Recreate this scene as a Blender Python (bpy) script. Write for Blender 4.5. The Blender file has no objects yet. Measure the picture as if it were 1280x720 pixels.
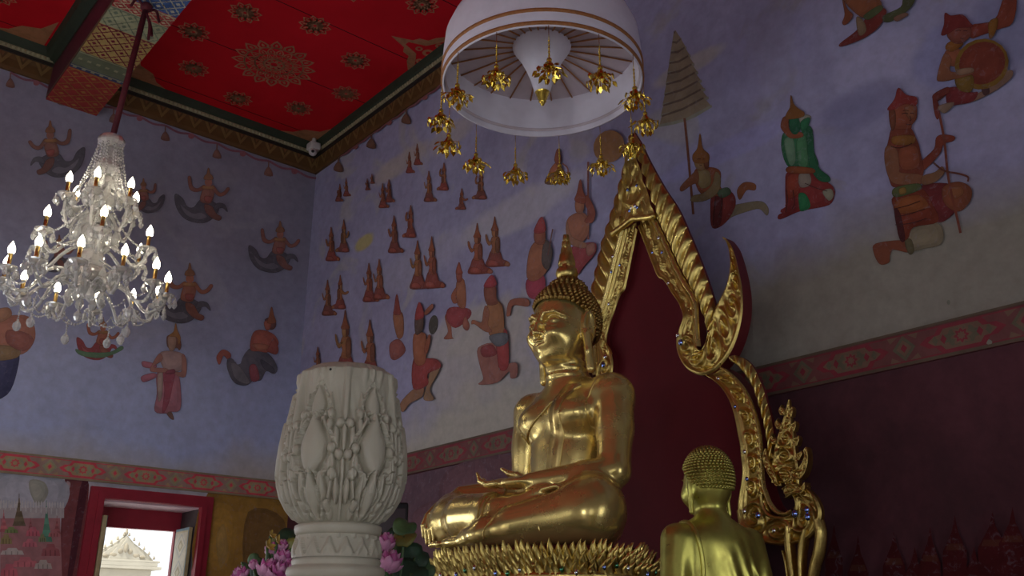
# Corner of a temple hall: seated golden statue before a gilded arch, mural walls, crystal chandelier.
import bpy, bmesh, math, random
import numpy as np
from mathutils import Vector, Matrix
from mathutils.geometry import tessellate_polygon

R = math.radians
rnd = random.Random(7)
SC = bpy.context.scene
COL = SC.collection

# ------------------------------------------------------------------ camera and room measures
CAM_H = 1.6
PITCH = math.atan(433 / 1160)
YAW = R(40.3)
FPX = 1160.0
XR, YL = 5.45, 10.69            # end wall (behind the altar) and long side wall
XB, YN = -9.5, -1.95            # entrance wall and near side wall
ZC = 8.05                       # ceiling
XA = 5.0                        # front face of the arch behind the statue

cam_d = bpy.data.cameras.new('camera')
cam = bpy.data.objects.new('camera', cam_d)
COL.objects.link(cam)
cam.location = (0, 0, CAM_H)
cam.rotation_euler = (math.pi / 2 + PITCH, 0, -YAW)
cam_d.sensor_width = 36
cam_d.lens = 36 * FPX / 1280
cam_d.clip_start = 0.05
SC.camera = cam
SC.view_settings.view_transform = 'Standard'
SC.view_settings.look = 'None'
SC.view_settings.gamma = 1
SC.view_settings.use_curve_mapping = False


def ray(px, py):
    """direction through a point of the photograph"""
    xc, yc = (px - 640) / FPX, (360 - py) / FPX
    yh = math.cos(PITCH) - yc * math.sin(PITCH)
    z = math.sin(PITCH) + yc * math.cos(PITCH)
    s, c = math.sin(YAW), math.cos(YAW)
    return (xc * c + yh * s, -xc * s + yh * c, z)


def on_x(px, py, X):
    d = ray(px, py); t = X / d[0]
    return Vector((X, d[1] * t, CAM_H + d[2] * t))


def on_y(px, py, Y):
    d = ray(px, py); t = Y / d[1]
    return Vector((d[0] * t, Y, CAM_H + d[2] * t))


def on_z(px, py, Z):
    d = ray(px, py); t = (Z - CAM_H) / d[2]
    return Vector((d[0] * t, d[1] * t, Z))


def z_at(X, Y, py):
    """height at ground position X, Y that falls on photograph row py"""
    s, c = math.sin(YAW), math.cos(YAW)
    yh = X * s + Y * c
    k = (360 - py) / FPX
    # k = (-yh sinP + h cosP) / (yh cosP + h sinP)
    h = yh * (k * math.cos(PITCH) + math.sin(PITCH)) / (math.cos(PITCH) - k * math.sin(PITCH))
    return CAM_H + h


def lin(r, g, b):
    def f(c):
        c /= 255.0
        return c / 12.92 if c <= 0.04045 else ((c + 0.055) / 1.055) ** 2.4
    return (f(r), f(g), f(b))


PK = 4.6
def paint(r, g, b, k=PK):
    """pigment colour of a fresco patch"""
    c = lin(r, g, b)
    return tuple(min(0.85, x * k) for x in c)


# ------------------------------------------------------------------ object helpers
def tag(o, label=None, cat=None, group=None, kind=None):
    if label: o['label'] = label
    if cat: o['category'] = cat
    if group: o['group'] = group
    if kind: o['kind'] = kind
    return o


def empty(name, loc=(0, 0, 0), rz=0):
    o = bpy.data.objects.new(name, None)
    COL.objects.link(o)
    o.location = loc
    o.rotation_euler = (0, 0, rz)
    o.empty_display_size = 0.1
    return o


def link_mesh(name, verts, faces, mats, parent=None, smooth=True, mat_idx=None, attr=None):
    me = bpy.data.meshes.new(name)
    me.from_pydata([tuple(v) for v in verts], [], [tuple(f) for f in faces])
    if not isinstance(mats, (list, tuple)): mats = [mats]
    for m in mats: me.materials.append(m)
    if mat_idx is not None:
        me.polygons.foreach_set('material_index', mat_idx)
    if smooth:
        me.polygons.foreach_set('use_smooth', [True] * len(me.polygons))
    if attr is not None:
        a = me.attributes.new('paint', 'FLOAT_COLOR', 'POINT')
        flat = []
        for c in attr: flat += [c[0], c[1], c[2], 1.0]
        a.data.foreach_set('color', flat)
    me.update()
    o = bpy.data.objects.new(name, me)
    COL.objects.link(o)
    if parent: o.parent = parent
    return o


class MB:
    """collects shapes into one mesh"""
    def __init__(s):
        s.v, s.f, s.m, s.c = [], [], [], []

    def add(s, verts, faces, mi=0, col=(0.5, 0.5, 0.5)):
        n = len(s.v)
        s.v += [tuple(v) for v in verts]
        s.f += [tuple(i + n for i in f) for f in faces]
        s.m += [mi] * len(faces)
        s.c += [col] * len(verts)

    def box(s, x0, x1, y0, y1, z0, z1, mi=0, bev=0.0, col=(0.5, 0.5, 0.5)):
        if bev <= 0:
            v = [(x, y, z) for z in (z0, z1) for y in (y0, y1) for x in (x0, x1)]
            f = [(0, 2, 3, 1), (4, 5, 7, 6), (0, 1, 5, 4), (2, 6, 7, 3), (0, 4, 6, 2), (1, 3, 7, 5)]
            s.add(v, f, mi, col)
            return
        bm = bmesh.new()
        bmesh.ops.create_cube(bm, size=1)
        for w in bm.verts:
            w.co = ((x0 + x1) / 2 + w.co.x * (x1 - x0), (y0 + y1) / 2 + w.co.y * (y1 - y0), (z0 + z1) / 2 + w.co.z * (z1 - z0))
        bmesh.ops.bevel(bm, geom=bm.edges[:] , offset=bev, segments=2, affect='EDGES', profile=0.6)
        s.bm(bm, mi, col)

    def bm(s, bm, mi=0, col=(0.5, 0.5, 0.5)):
        bm.verts.index_update()
        s.add([tuple(v.co) for v in bm.verts], [tuple(v.index for v in f.verts) for f in bm.faces], mi, col)
        bm.free()

    def lathe(s, prof, seg=24, c=(0, 0, 0), mi=0, axis='z', cap=True, scale=(1, 1)):
        v, f = [], []
        n = len(prof)
        for i in range(seg):
            a = 2 * math.pi * i / seg
            for r, z in prof:
                v.append((c[0] + r * math.cos(a) * scale[0], c[1] + r * math.sin(a) * scale[1], c[2] + z))
        for i in range(seg):
            j = (i + 1) % seg
            for k in range(n - 1):
                f.append((i * n + k, j * n + k, j * n + k + 1, i * n + k + 1))
        if cap:
            f.append(tuple(i * n for i in range(seg))[::-1])
            f.append(tuple(i * n + n - 1 for i in range(seg)))
        s.add(v, f, mi)

    def tube(s, pts, rad, seg=8, mi=0, cap=True):
        pts = [Vector(p) for p in pts]
        n = len(pts)
        rr = rad if isinstance(rad, (list, tuple)) else [rad] * n
        t0 = (pts[1] - pts[0]).normalized()
        up = Vector((0, 0, 1)) if abs(t0.z) < 0.9 else Vector((1, 0, 0))
        nrm = t0.cross(up).normalized()
        v, f = [], []
        for i in range(n):
            if i == 0: t = pts[1] - pts[0]
            elif i == n - 1: t = pts[-1] - pts[-2]
            else: t = pts[i + 1] - pts[i - 1]
            t.normalize()
            nrm = (nrm - t * nrm.dot(t))
            if nrm.length < 1e-6: nrm = t.orthogonal()
            nrm.normalize()
            b = t.cross(nrm)
            for k in range(seg):
                a = 2 * math.pi * k / seg
                v.append(pts[i] + (nrm * math.cos(a) + b * math.sin(a)) * rr[i])
        for i in range(n - 1):
            for k in range(seg):
                l = (k + 1) % seg
                f.append((i * seg + k, i * seg + l, (i + 1) * seg + l, (i + 1) * seg + k))
        if cap:
            f.append(tuple(range(seg))[::-1])
            f.append(tuple((n - 1) * seg + k for k in range(seg)))
        s.add(v, f, mi)

    def ball(s, c, r, seg=8, rings=6, mi=0, rot=None):
        rx, ry, rz = r if isinstance(r, (list, tuple)) else (r, r, r)
        v, f = [], []
        v.append(Vector((0, 0, rz)))
        for i in range(1, rings):
            p = math.pi * i / rings
            for k in range(seg):
                a = 2 * math.pi * k / seg
                v.append(Vector((rx * math.sin(p) * math.cos(a), ry * math.sin(p) * math.sin(a), rz * math.cos(p))))
        v.append(Vector((0, 0, -rz)))
        for k in range(seg):
            f.append((0, 1 + k, 1 + (k + 1) % seg))
            f.append((len(v) - 1, 1 + (rings - 2) * seg + (k + 1) % seg, 1 + (rings - 2) * seg + k))
        for i in range(rings - 2):
            for k in range(seg):
                l = (k + 1) % seg
                f.append((1 + i * seg + k, 1 + (i + 1) * seg + k, 1 + (i + 1) * seg + l, 1 + i * seg + l))
        c = Vector(c)
        if rot is not None: v = [rot @ q for q in v]
        s.add([q + c for q in v], f, mi)

    def build(s, name, mats, parent=None, smooth=True, attr=False):
        return link_mesh(name, s.v, s.f, mats, parent, smooth, s.m, s.c if attr else None)


def crom(pts, n=6, closed=False):
    """Catmull-Rom through points (any dimension)"""
    P = [np.array(p, float) for p in pts]
    m = len(P)
    out = []
    rng = range(m) if closed else range(m - 1)
    for i in rng:
        if closed:
            p0, p1, p2, p3 = P[i - 1], P[i], P[(i + 1) % m], P[(i + 2) % m]
        else:
            p1, p2 = P[i], P[i + 1]
            p0 = P[i - 1] if i > 0 else 2 * p1 - p2
            p3 = P[i + 2] if i + 2 < m else 2 * p2 - p1
        for k in range(n):
            t = k / n
            out.append(0.5 * ((2 * p1) + (-p0 + p2) * t + (2 * p0 - 5 * p1 + 4 * p2 - p3) * t * t + (-p0 + 3 * p1 - 3 * p2 + p3) * t ** 3))
    if not closed: out.append(P[-1])
    return out


def resample(pts, n):
    P = np.array(pts, float)
    d = np.r_[0, np.cumsum(np.linalg.norm(np.diff(P, axis=0), axis=1))]
    t = np.linspace(0, d[-1], n)
    return np.stack([np.interp(t, d, P[:, k]) for k in range(P.shape[1])], 1)


def copy_tree(o, parent=None):
    c = o.copy()
    COL.objects.link(c)
    c.parent = parent
    if parent is not None: c.matrix_parent_inverse = o.matrix_parent_inverse.copy()
    for ch in o.children: copy_tree(ch, c)
    return c


# ------------------------------------------------------------------ signed-distance sculpting
class SDF:
    def __init__(s, lo, hi, vox):
        s.lo = np.array(lo, float); s.vox = vox
        s.n = np.ceil((np.array(hi, float) - s.lo) / vox).astype(int) + 1
        s.d = np.full(s.n, 9.0, np.float32)
        s.off = np.zeros(3)

    def _win(s, lo, hi):
        a = np.clip(np.floor((np.array(lo) - s.lo) / s.vox).astype(int), 0, s.n)
        b = np.clip(np.ceil((np.array(hi) - s.lo) / s.vox).astype(int) + 1, 0, s.n)
        ax = [(np.arange(a[k], b[k]) * s.vox + s.lo[k]).astype(np.float32) for k in range(3)]
        X, Y, Z = np.meshgrid(*ax, indexing='ij', sparse=True)
        return tuple(slice(a[k], b[k]) for k in range(3)), X, Y, Z

    def _mix(s, w, d, k, sub):
        o = s.d[w]
        if sub:
            d = -d
            if k > 0:
                h = np.clip(0.5 - 0.5 * (o - d) / k, 0, 1)
                s.d[w] = o * (1 - h) + d * h + k * h * (1 - h)
            else:
                s.d[w] = np.maximum(o, d)
        else:
            if k > 0:
                h = np.clip(0.5 + 0.5 * (o - d) / k, 0, 1)
                s.d[w] = o * (1 - h) + d * h - k * h * (1 - h)
            else:
                s.d[w] = np.minimum(o, d)

    def ell(s, c, r, k=0.05, rot=None, sub=False):
        m = max(r) + k * 1.5 + 0.05
        c = np.array(c, float) + s.off
        w, X, Y, Z = s._win(c - m, c + m)
        X, Y, Z = X - c[0], Y - c[1], Z - c[2]
        if rot is not None:
            M = np.array(Matrix.Rotation(0, 3, 'X') if rot is None else rot.inverted())
            X, Y, Z = (M[0][0] * X + M[0][1] * Y + M[0][2] * Z, M[1][0] * X + M[1][1] * Y + M[1][2] * Z, M[2][0] * X + M[2][1] * Y + M[2][2] * Z)
        k0 = np.sqrt((X / r[0]) ** 2 + (Y / r[1]) ** 2 + (Z / r[2]) ** 2)
        k1 = np.sqrt((X / r[0] ** 2) ** 2 + (Y / r[1] ** 2) ** 2 + (Z / r[2] ** 2) ** 2)
        d = np.where(k1 > 1e-6, k0 * (k0 - 1) / np.maximum(k1, 1e-6), -min(r))
        s._mix(w, d.astype(np.float32), k, sub)

    def cone(s, a, b, ra, rb, k=0.05, sub=False, sq=None):
        a = np.array(a, float) + s.off; b = np.array(b, float) + s.off
        m = max(ra, rb) * (sq[1] if sq else 1) + k * 1.5 + 0.05
        w, X, Y, Z = s._win(np.minimum(a, b) - m, np.maximum(a, b) + m)
        ba = b - a
        L = float(ba @ ba)
        X, Y, Z = X - a[0], Y - a[1], Z - a[2]
        h = np.clip((X * ba[0] + Y * ba[1] + Z * ba[2]) / L, 0, 1)
        dx, dy, dz = X - ba[0] * h, Y - ba[1] * h, Z - ba[2] * h
        if sq:                       # squeeze along an axis: flattened limb
            ax, q = sq[0], sq[1]
            n = np.array(ax, float); n /= np.linalg.norm(n)
            p = dx * n[0] + dy * n[1] + dz * n[2]
            e = q - 1
            dd = np.sqrt(dx * dx + dy * dy + dz * dz + (q * q - 1) * p * p)
        else:
            dd = np.sqrt(dx * dx + dy * dy + dz * dz)
        d = dd - (ra + (rb - ra) * h)
        s._mix(w, d.astype(np.float32), k, sub)

    def chain(s, pts, rads, k=0.02, **kw):
        for i in range(len(pts) - 1):
            s.cone(pts[i], pts[i + 1], rads[i], rads[i + 1], k, **kw)

    def cut_below(s, z):
        kz = int(round((z - s.lo[2]) / s.vox))
        Z = (np.arange(s.n[2]) * s.vox + s.lo[2]).astype(np.float32)
        s.d = np.maximum(s.d, (z - Z)[None, None, :])

    def mesh(s):
        d = s.d
        d[0], d[-1], d[:, 0], d[:, -1], d[:, :, 0], d[:, :, -1] = 1, 1, 1, 1, 1, 1
        ins = d < 0
        nx, ny, nz = d.shape
        c = np.zeros((nx - 1, ny - 1, nz - 1), np.int8)
        for i in (0, 1):
            for j in (0, 1):
                for k in (0, 1):
                    c += ins[i:nx - 1 + i, j:ny - 1 + j, k:nz - 1 + k]
        act = np.argwhere((c > 0) & (c < 8))
        idx = np.full(c.shape, -1, np.int64)
        idx[act[:, 0], act[:, 1], act[:, 2]] = np.arange(len(act))
        P = np.zeros((len(act), 3)); W = np.zeros(len(act))
        cn = [(i, j, k) for i in (0, 1) for j in (0, 1) for k in (0, 1)]
        val = {q: d[act[:, 0] + q[0], act[:, 1] + q[1], act[:, 2] + q[2]] for q in cn}
        for q in cn:
            for ax in range(3):
                if q[ax] == 0:
                    p = list(q); p[ax] = 1; p = tuple(p)
                    va, vb = val[q], val[p]
                    cr = (va < 0) != (vb < 0)
                    t = np.where(cr, va / np.where(cr, va - vb, 1), 0)
                    pt = np.array(q, float)[None, :].repeat(len(act), 0)
                    pt[:, ax] += t
                    P[cr] += pt[cr]; W[cr] += 1
        P = (P / W[:, None] + act) * s.vox + s.lo
        F = []
        for ax in range(3):
            sl0 = [slice(None)] * 3; sl1 = [slice(None)] * 3
            sl0[ax] = slice(0, -1); sl1[ax] = slice(1, None)
            cr = ins[tuple(sl0)] != ins[tuple(sl1)]
            e = np.argwhere(cr)
            b, g = (ax + 1) % 3, (ax + 2) % 3
            ok = (e[:, b] > 0) & (e[:, g] > 0)
            e = e[ok]
            fl = ins[e[:, 0], e[:, 1], e[:, 2]]
            def cell(db, dg):
                q = e.copy(); q[:, b] -= db; q[:, g] -= dg
                return idx[q[:, 0], q[:, 1], q[:, 2]]
            Q = np.stack([cell(1, 1), cell(0, 1), cell(0, 0), cell(1, 0)], 1)
            Q[~fl] = Q[~fl][:, ::-1]
            F.append(Q)
        return P, np.concatenate(F)


def sdf_object(name, S, mat, parent=None, relax=2):
    P, F = S.mesh()
    # a little Laplacian smoothing so no voxel steps show in the polish
    n = len(P)
    for _ in range(relax):
        acc = np.zeros_like(P); cnt = np.zeros(n)
        for a, b in ((0, 1), (1, 2), (2, 3), (3, 0)):
            np.add.at(acc, F[:, a], P[F[:, b]]); np.add.at(cnt, F[:, a], 1)
            np.add.at(acc, F[:, b], P[F[:, a]]); np.add.at(cnt, F[:, b], 1)
        P = P * 0.45 + 0.55 * acc / np.maximum(cnt, 1)[:, None]
    me = bpy.data.meshes.new(name)
    me.vertices.add(n); me.vertices.foreach_set('co', P.astype(np.float32).ravel())
    me.loops.add(F.size); me.loops.foreach_set('vertex_index', F.astype(np.int32).ravel())
    me.polygons.add(len(F))
    me.polygons.foreach_set('loop_start', np.arange(0, F.size, 4, dtype=np.int32))
    me.polygons.foreach_set('loop_total', np.full(len(F), 4, np.int32))
    me.update(calc_edges=True)
    me.validate()
    me.polygons.foreach_set('use_smooth', [True] * len(me.polygons))
    me.materials.append(mat)
    o = bpy.data.objects.new(name, me)
    COL.objects.link(o)
    if parent: o.parent = parent
    return o
# ------------------------------------------------------------------ materials
def new_mat(name):
    m = bpy.data.materials.new(name)
    m.use_nodes = True
    nt = m.node_tree
    return m, nt, nt.nodes, nt.links, nt.nodes['Principled BSDF']


def noise(nt, scale, detail=4, rough=0.55, dist=0.0, coord='Object', w=None):
    tc = nt.nodes.new('ShaderNodeTexCoord')
    n = nt.nodes.new('ShaderNodeTexNoise')
    n.inputs['Scale'].default_value = scale
    n.inputs['Detail'].default_value = detail
    n.inputs['Roughness'].default_value = rough
    n.inputs['Distortion'].default_value = dist
    nt.links.new(tc.outputs[coord], n.inputs['Vector'])
    return n


def ramp(nt, src, stops):
    r = nt.nodes.new('ShaderNodeValToRGB')
    el = r.color_ramp.elements
    while len(el) < len(stops): el.new(0.5)
    for e, (p, c) in zip(el, stops):
        e.position = p; e.color = (c[0], c[1], c[2], 1)
    nt.links.new(src, r.inputs[0])
    return r


def mixc(nt, fac, a, b, mode='MIX'):
    m = nt.nodes.new('ShaderNodeMix')
    m.data_type = 'RGBA'; m.blend_type = mode
    for sock, val in ((m.inputs[0], fac), (m.inputs[6], a), (m.inputs[7], b)):
        if isinstance(val, (int, float)): sock.default_value = val
        elif isinstance(val, tuple): sock.default_value = (val[0], val[1], val[2], 1)
        else: nt.links.new(val, sock)
    return m.outputs[2]


def math_n(nt, op, a, b=None, clamp=False):
    m = nt.nodes.new('ShaderNodeMath')
    m.operation = op; m.use_clamp = clamp
    for sock, val in ((m.inputs[0], a), (m.inputs[1], b)):
        if val is None: continue
        if isinstance(val, (int, float)): sock.default_value = val
        else: nt.links.new(val, sock)
    return m.outputs[0]


def simple(name, col, rough=0.5, metal=0.0, var=0.12, scale=6.0, bump=0.0, bscale=60, spec=0.5, **kw):
    m, nt, N, L, b = new_mat(name)
    n = noise(nt, scale)
    lo = tuple(c * (1 - var) for c in col); hi = tuple(min(1, c * (1 + var)) for c in col)
    r = ramp(nt, n.outputs[0], [(0.3, lo), (0.7, hi)])
    L.new(r.outputs[0], b.inputs['Base Color'])
    b.inputs['Roughness'].default_value = rough
    b.inputs['Metallic'].default_value = metal
    b.inputs['Specular IOR Level'].default_value = spec
    for k, v in kw.items():
        b.inputs[k.replace('_', ' ')].default_value = v
    if bump > 0:
        n2 = noise(nt, bscale, 3)
        bp = N.new('ShaderNodeBump'); bp.inputs['Strength'].default_value = bump; bp.inputs['Distance'].default_value = 0.01
        L.new(n2.outputs[0], bp.inputs['Height'])
        L.new(bp.outputs[0], b.inputs['Normal'])
    return m


def gold_mat(name, col, rough, dark=(0.16, 0.08, 0.02), wear=0.35, bump=0.06, bscale=35, scale=9, metal=1.0):
    m, nt, N, L, b = new_mat(name)
    n = noise(nt, scale, 6, 0.65)
    r = ramp(nt, n.outputs[0], [(0.30, tuple(d * wear + c * (1 - wear) for d, c in zip(dark, col))), (0.55, col)])
    L.new(r.outputs[0], b.inputs['Base Color'])
    b.inputs['Metallic'].default_value = metal
    n2 = noise(nt, scale * 1.7, 4)
    rr = ramp(nt, n2.outputs[0], [(0.3, (rough * 0.8,) * 3), (0.75, (rough * 1.3,) * 3)])
    L.new(rr.outputs[0], b.inputs['Roughness'])
    n3 = noise(nt, bscale, 2)
    bp = N.new('ShaderNodeBump'); bp.inputs['Strength'].default_value = bump; bp.inputs['Distance'].default_value = 0.01
    L.new(n3.outputs[0], bp.inputs['Height'])
    L.new(bp.outputs[0], b.inputs['Normal'])
    return m


def fresco_fig_mat():
    m, nt, N, L, b = new_mat('fresco_paint')
    a = N.new('ShaderNodeAttribute'); a.attribute_name = 'paint'
    n = noise(nt, 7.0, 6, 0.65, 0.5)
    r = ramp(nt, n.outputs[0], [(0.25, (0.72, 0.72, 0.74)), (0.7, (1.16, 1.12, 1.08))])
    c = mixc(nt, 1.0, a.outputs['Color'], r.outputs[0], 'MULTIPLY')
    n2 = noise(nt, 22.0, 4, 0.7, 0.8)
    r2 = ramp(nt, n2.outputs[0], [(0.55, (0, 0, 0)), (0.75, (0.35, 0.35, 0.35))])
    c2 = mixc(nt, r2.outputs[0], c, (0.30, 0.29, 0.36))
    L.new(c2, b.inputs['Base Color'])
    b.inputs['Roughness'].default_value = 0.9
    b.inputs['Specular IOR Level'].default_value = 0.15
    return m


def mural_wall_mat(name, axis, z_split, tilt, hue_a, hue_b, cream, low_a, low_b, z_frieze, cloud=0.5, wav=0.9, cream_dim=None, hue_lit=None, clouds=()):
    """painted plaster: lavender cloud bands above, pale ground below, dark dado under the frieze.
    axis: 0 pattern runs along X, 1 along Y"""
    m, nt, N, L, b = new_mat(name)
    geo = N.new('ShaderNodeNewGeometry')
    sep = N.new('ShaderNodeSeparateXYZ'); L.new(geo.outputs['Position'], sep.inputs[0])
    U = sep.outputs[axis]; Z = sep.outputs[2]
    n1 = noise(nt, 0.45, 5, 0.5, 0.9)
    n2 = noise(nt, 1.6, 7, 0.62, 0.5)
    n3 = noise(nt, 9.0, 5, 0.7)
    sky = ramp(nt, n1.outputs[0], [(0.32, hue_a), (0.5, tuple((p + q) / 2 for p, q in zip(hue_a, hue_b))), (0.62, hue_b)])
    c = mixc(nt, math_n(nt, 'MULTIPLY', n2.outputs[0], 0.7), sky.outputs[0], tuple(x * 1.18 for x in hue_b))
    if hue_lit is not None:      # painted sky paler lower down, brighter low light put into its colour
        hg = N.new('ShaderNodeMapRange'); hg.inputs['From Min'].default_value = 6.6; hg.inputs['From Max'].default_value = 3.9
        L.new(math_n(nt, 'ADD', Z, math_n(nt, 'MULTIPLY', n1.outputs[0], .6)), hg.inputs['Value'])
        c = mixc(nt, hg.outputs[0], c, mixc(nt, n2.outputs[0], tuple(x * .9 for x in hue_lit), tuple(x * 1.1 for x in hue_lit)))
    if cream_dim is not None:       # ground darker toward the near end, light falloff put into its colour
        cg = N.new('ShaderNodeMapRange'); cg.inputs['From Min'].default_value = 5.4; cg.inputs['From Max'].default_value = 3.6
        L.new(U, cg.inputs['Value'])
        cream = mixc(nt, cg.outputs[0], cream, cream_dim)
    # ground: below a wavering line
    t = math_n(nt, 'ADD', Z, math_n(nt, 'MULTIPLY', U, tilt))
    t = math_n(nt, 'ADD', t, math_n(nt, 'MULTIPLY', math_n(nt, 'SUBTRACT', n1.outputs[0], 0.5), wav * 3))
    t = math_n(nt, 'ADD', t, math_n(nt, 'MULTIPLY', math_n(nt, 'SUBTRACT', n2.outputs[0], 0.5), wav * 0.8))
    g = N.new('ShaderNodeMapRange'); g.inputs['From Min'].default_value = z_split + 0.25; g.inputs['From Max'].default_value = z_split - 0.25
    L.new(t, g.inputs['Value'])
    c = mixc(nt, g.outputs[0], c, cream)
    # drifting cream cloud bank
    cl = ramp(nt, noise(nt, 0.8, 6, 0.55, 1.6).outputs[0], [(0.56, (0, 0, 0)), (0.64, (cloud, cloud, cloud))])
    c = mixc(nt, cl.outputs[0], c, cream)
    for px, py, rx, ry, pig, amt, soft in clouds:      # painted cloud swells with soft brushed edges
        c0, c1, c2 = on_x(px, py, XR), on_x(px + rx, py, XR), on_x(px, py - ry, XR)
        du = math_n(nt, 'DIVIDE', math_n(nt, 'SUBTRACT', U, c0.y), abs(c1.y - c0.y))
        dz = math_n(nt, 'DIVIDE', math_n(nt, 'SUBTRACT', Z, c0.z), abs(c2.z - c0.z))
        d2 = math_n(nt, 'ADD', math_n(nt, 'MULTIPLY', du, du), math_n(nt, 'MULTIPLY', dz, dz))
        d2 = math_n(nt, 'ADD', d2, math_n(nt, 'MULTIPLY', math_n(nt, 'SUBTRACT', n2.outputs[0], .5), 1.8))
        mr = N.new('ShaderNodeMapRange'); mr.interpolation_type = 'SMOOTHSTEP'
        mr.inputs['From Min'].default_value = 1.0 + soft; mr.inputs['From Max'].default_value = 1.0 - soft; mr.inputs['To Max'].default_value = amt
        L.new(d2, mr.inputs['Value'])
        c = mixc(nt, mr.outputs[0], c, pig)
    # dado
    lo = ramp(nt, n2.outputs[0], [(0.35, low_a), (0.65, low_b)])
    st = N.new('ShaderNodeMath'); st.operation = 'LESS_THAN'; L.new(Z, st.inputs[0]); st.inputs[1].default_value = z_frieze
    c = mixc(nt, st.outputs[0], c, lo.outputs[0])
    # age
    r3 = ramp(nt, n3.outputs[0], [(0.3, (0.86, 0.86, 0.86)), (0.7, (1.08, 1.08, 1.08))])
    c = mixc(nt, 1.0, c, r3.outputs[0], 'MULTIPLY')
    L.new(c, b.inputs['Base Color'])
    b.inputs['Roughness'].default_value = 0.85
    b.inputs['Specular IOR Level'].default_value = 0.2
    bp = N.new('ShaderNodeBump'); bp.inputs['Strength'].default_value = 0.05; bp.inputs['Distance'].default_value = 0.02
    L.new(n3.outputs[0], bp.inputs['Height']); L.new(bp.outputs[0], b.inputs['Normal'])
    return m


def attr_mat(name, rough=0.6, metal=0.0, nscale=8, spec=0.4):
    m, nt, N, L, b = new_mat(name)
    a = N.new('ShaderNodeAttribute'); a.attribute_name = 'paint'
    n = noise(nt, nscale, 5, 0.65)
    r = ramp(nt, n.outputs[0], [(0.3, (0.8, 0.8, 0.8)), (0.7, (1.12, 1.12, 1.12))])
    c = mixc(nt, 1.0, a.outputs['Color'], r.outputs[0], 'MULTIPLY')
    L.new(c, b.inputs['Base Color'])
    b.inputs['Roughness'].default_value = rough
    b.inputs['Metallic'].default_value = metal
    b.inputs['Specular IOR Level'].default_value = spec
    return m


M = {}
M['gold'] = gold_mat('polished_gilding', (0.72, 0.55, 0.19), 0.25, wear=.06, bump=0.015, bscale=5, scale=4, metal=.74)
M['gold_robe'] = gold_mat('gilded_robe', (0.66, 0.48, 0.17), 0.30, bump=0.05, bscale=14, metal=.8)
M['gold_hair'] = gold_mat('dull_gilding_curls', (0.36, 0.235, 0.07), 0.42, wear=0.6, bump=0.1)
M['gold_carved'] = gold_mat('carved_gilding', (0.74, 0.57, 0.18), 0.34, wear=0.4, bump=0.15, bscale=60, scale=14)
M['gold_dark'] = gold_mat('aged_gilding', (0.60, 0.45, 0.14), 0.36, wear=0.5, bump=0.2, bscale=50, scale=16)
M['brass'] = gold_mat('pale_brass_leaf', (0.50, 0.465, 0.105), 0.34, bump=0.03, bscale=12, metal=.85)
M['brass_hair'] = gold_mat('brass_curls', (0.40, 0.36, 0.09), 0.40, wear=0.5)
M['leaf_gold'] = gold_mat('bright_gold_leaf_pendants', (0.80, 0.58, 0.10), 0.22, wear=0.2)
M['red_lacquer'] = simple('red_lacquer', (0.13, 0.010, 0.014), 0.5, var=0.2, bump=0.05)
M['maroon'] = simple('maroon_panel', (0.118, 0.0085, 0.014), 0.7, var=0.10, scale=3, bump=0.04, spec=.2)
M['fig'] = fresco_fig_mat()
M['mirror'] = simple('blue_mirror_glass', (0.30, 0.42, 0.95), 0.06, 1.0, var=0.1)
M['mirror_clear'] = simple('clear_mirror_glass', (0.8, 0.82, 0.85), 0.06, 1.0, var=0.1)
M['mirror_green'] = simple('green_mirror_glass', (0.12, 0.38, 0.22), 0.08, 1.0, var=0.1)
M['painted'] = attr_mat('painted_wood')
M['red_paint'] = simple('red_paint', (0.36, 0.022, 0.045), 0.45, var=0.12, bump=0.03)
M['pink_soffit'] = simple('daylit_red_paint', (0.84, 0.62, 0.70), 0.5, var=0.08)  # daylight on the red soffit put into its pale colour
M['dark_wood'] = simple('dark_wood', (0.06, 0.045, 0.05), 0.6, var=0.2)
M['floor'] = simple('marble_floor', (0.44, 0.40, 0.36), 0.25, var=0.15, scale=1.5)
M['white_plastic'] = simple('white_plastic', (0.60, 0.58, 0.58), 0.4, var=0.04)
M['black_plastic'] = simple('black_plastic', (0.012, 0.011, 0.013), 0.4, var=0.1)
M['plaster'] = simple('cream_plaster', (0.62, 0.57, 0.46), 0.8, var=0.1, scale=4)
M['courtyard'] = simple('courtyard_paving', (0.58, 0.56, 0.53), 0.8, var=0.15, scale=1)
M['cloth_white'] = simple('white_cotton', (0.86, 0.83, 0.93), 0.85, var=0.04, scale=10, bump=0.06, bscale=25, spec=0.2)
M['cloth_under'] = simple('pale_lilac_lining', (0.66, 0.57, 0.62), 0.85, var=0.06, scale=10, bump=0.05, bscale=18, spec=0.2)
M['orange_braid'] = simple('orange_gold_braid', (0.42, 0.17, 0.05), 0.6, var=0.2, scale=40)
M['rope'] = simple('dark_red_rope', (0.10, 0.008, 0.016), 0.7, var=0.2, scale=40)
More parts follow.
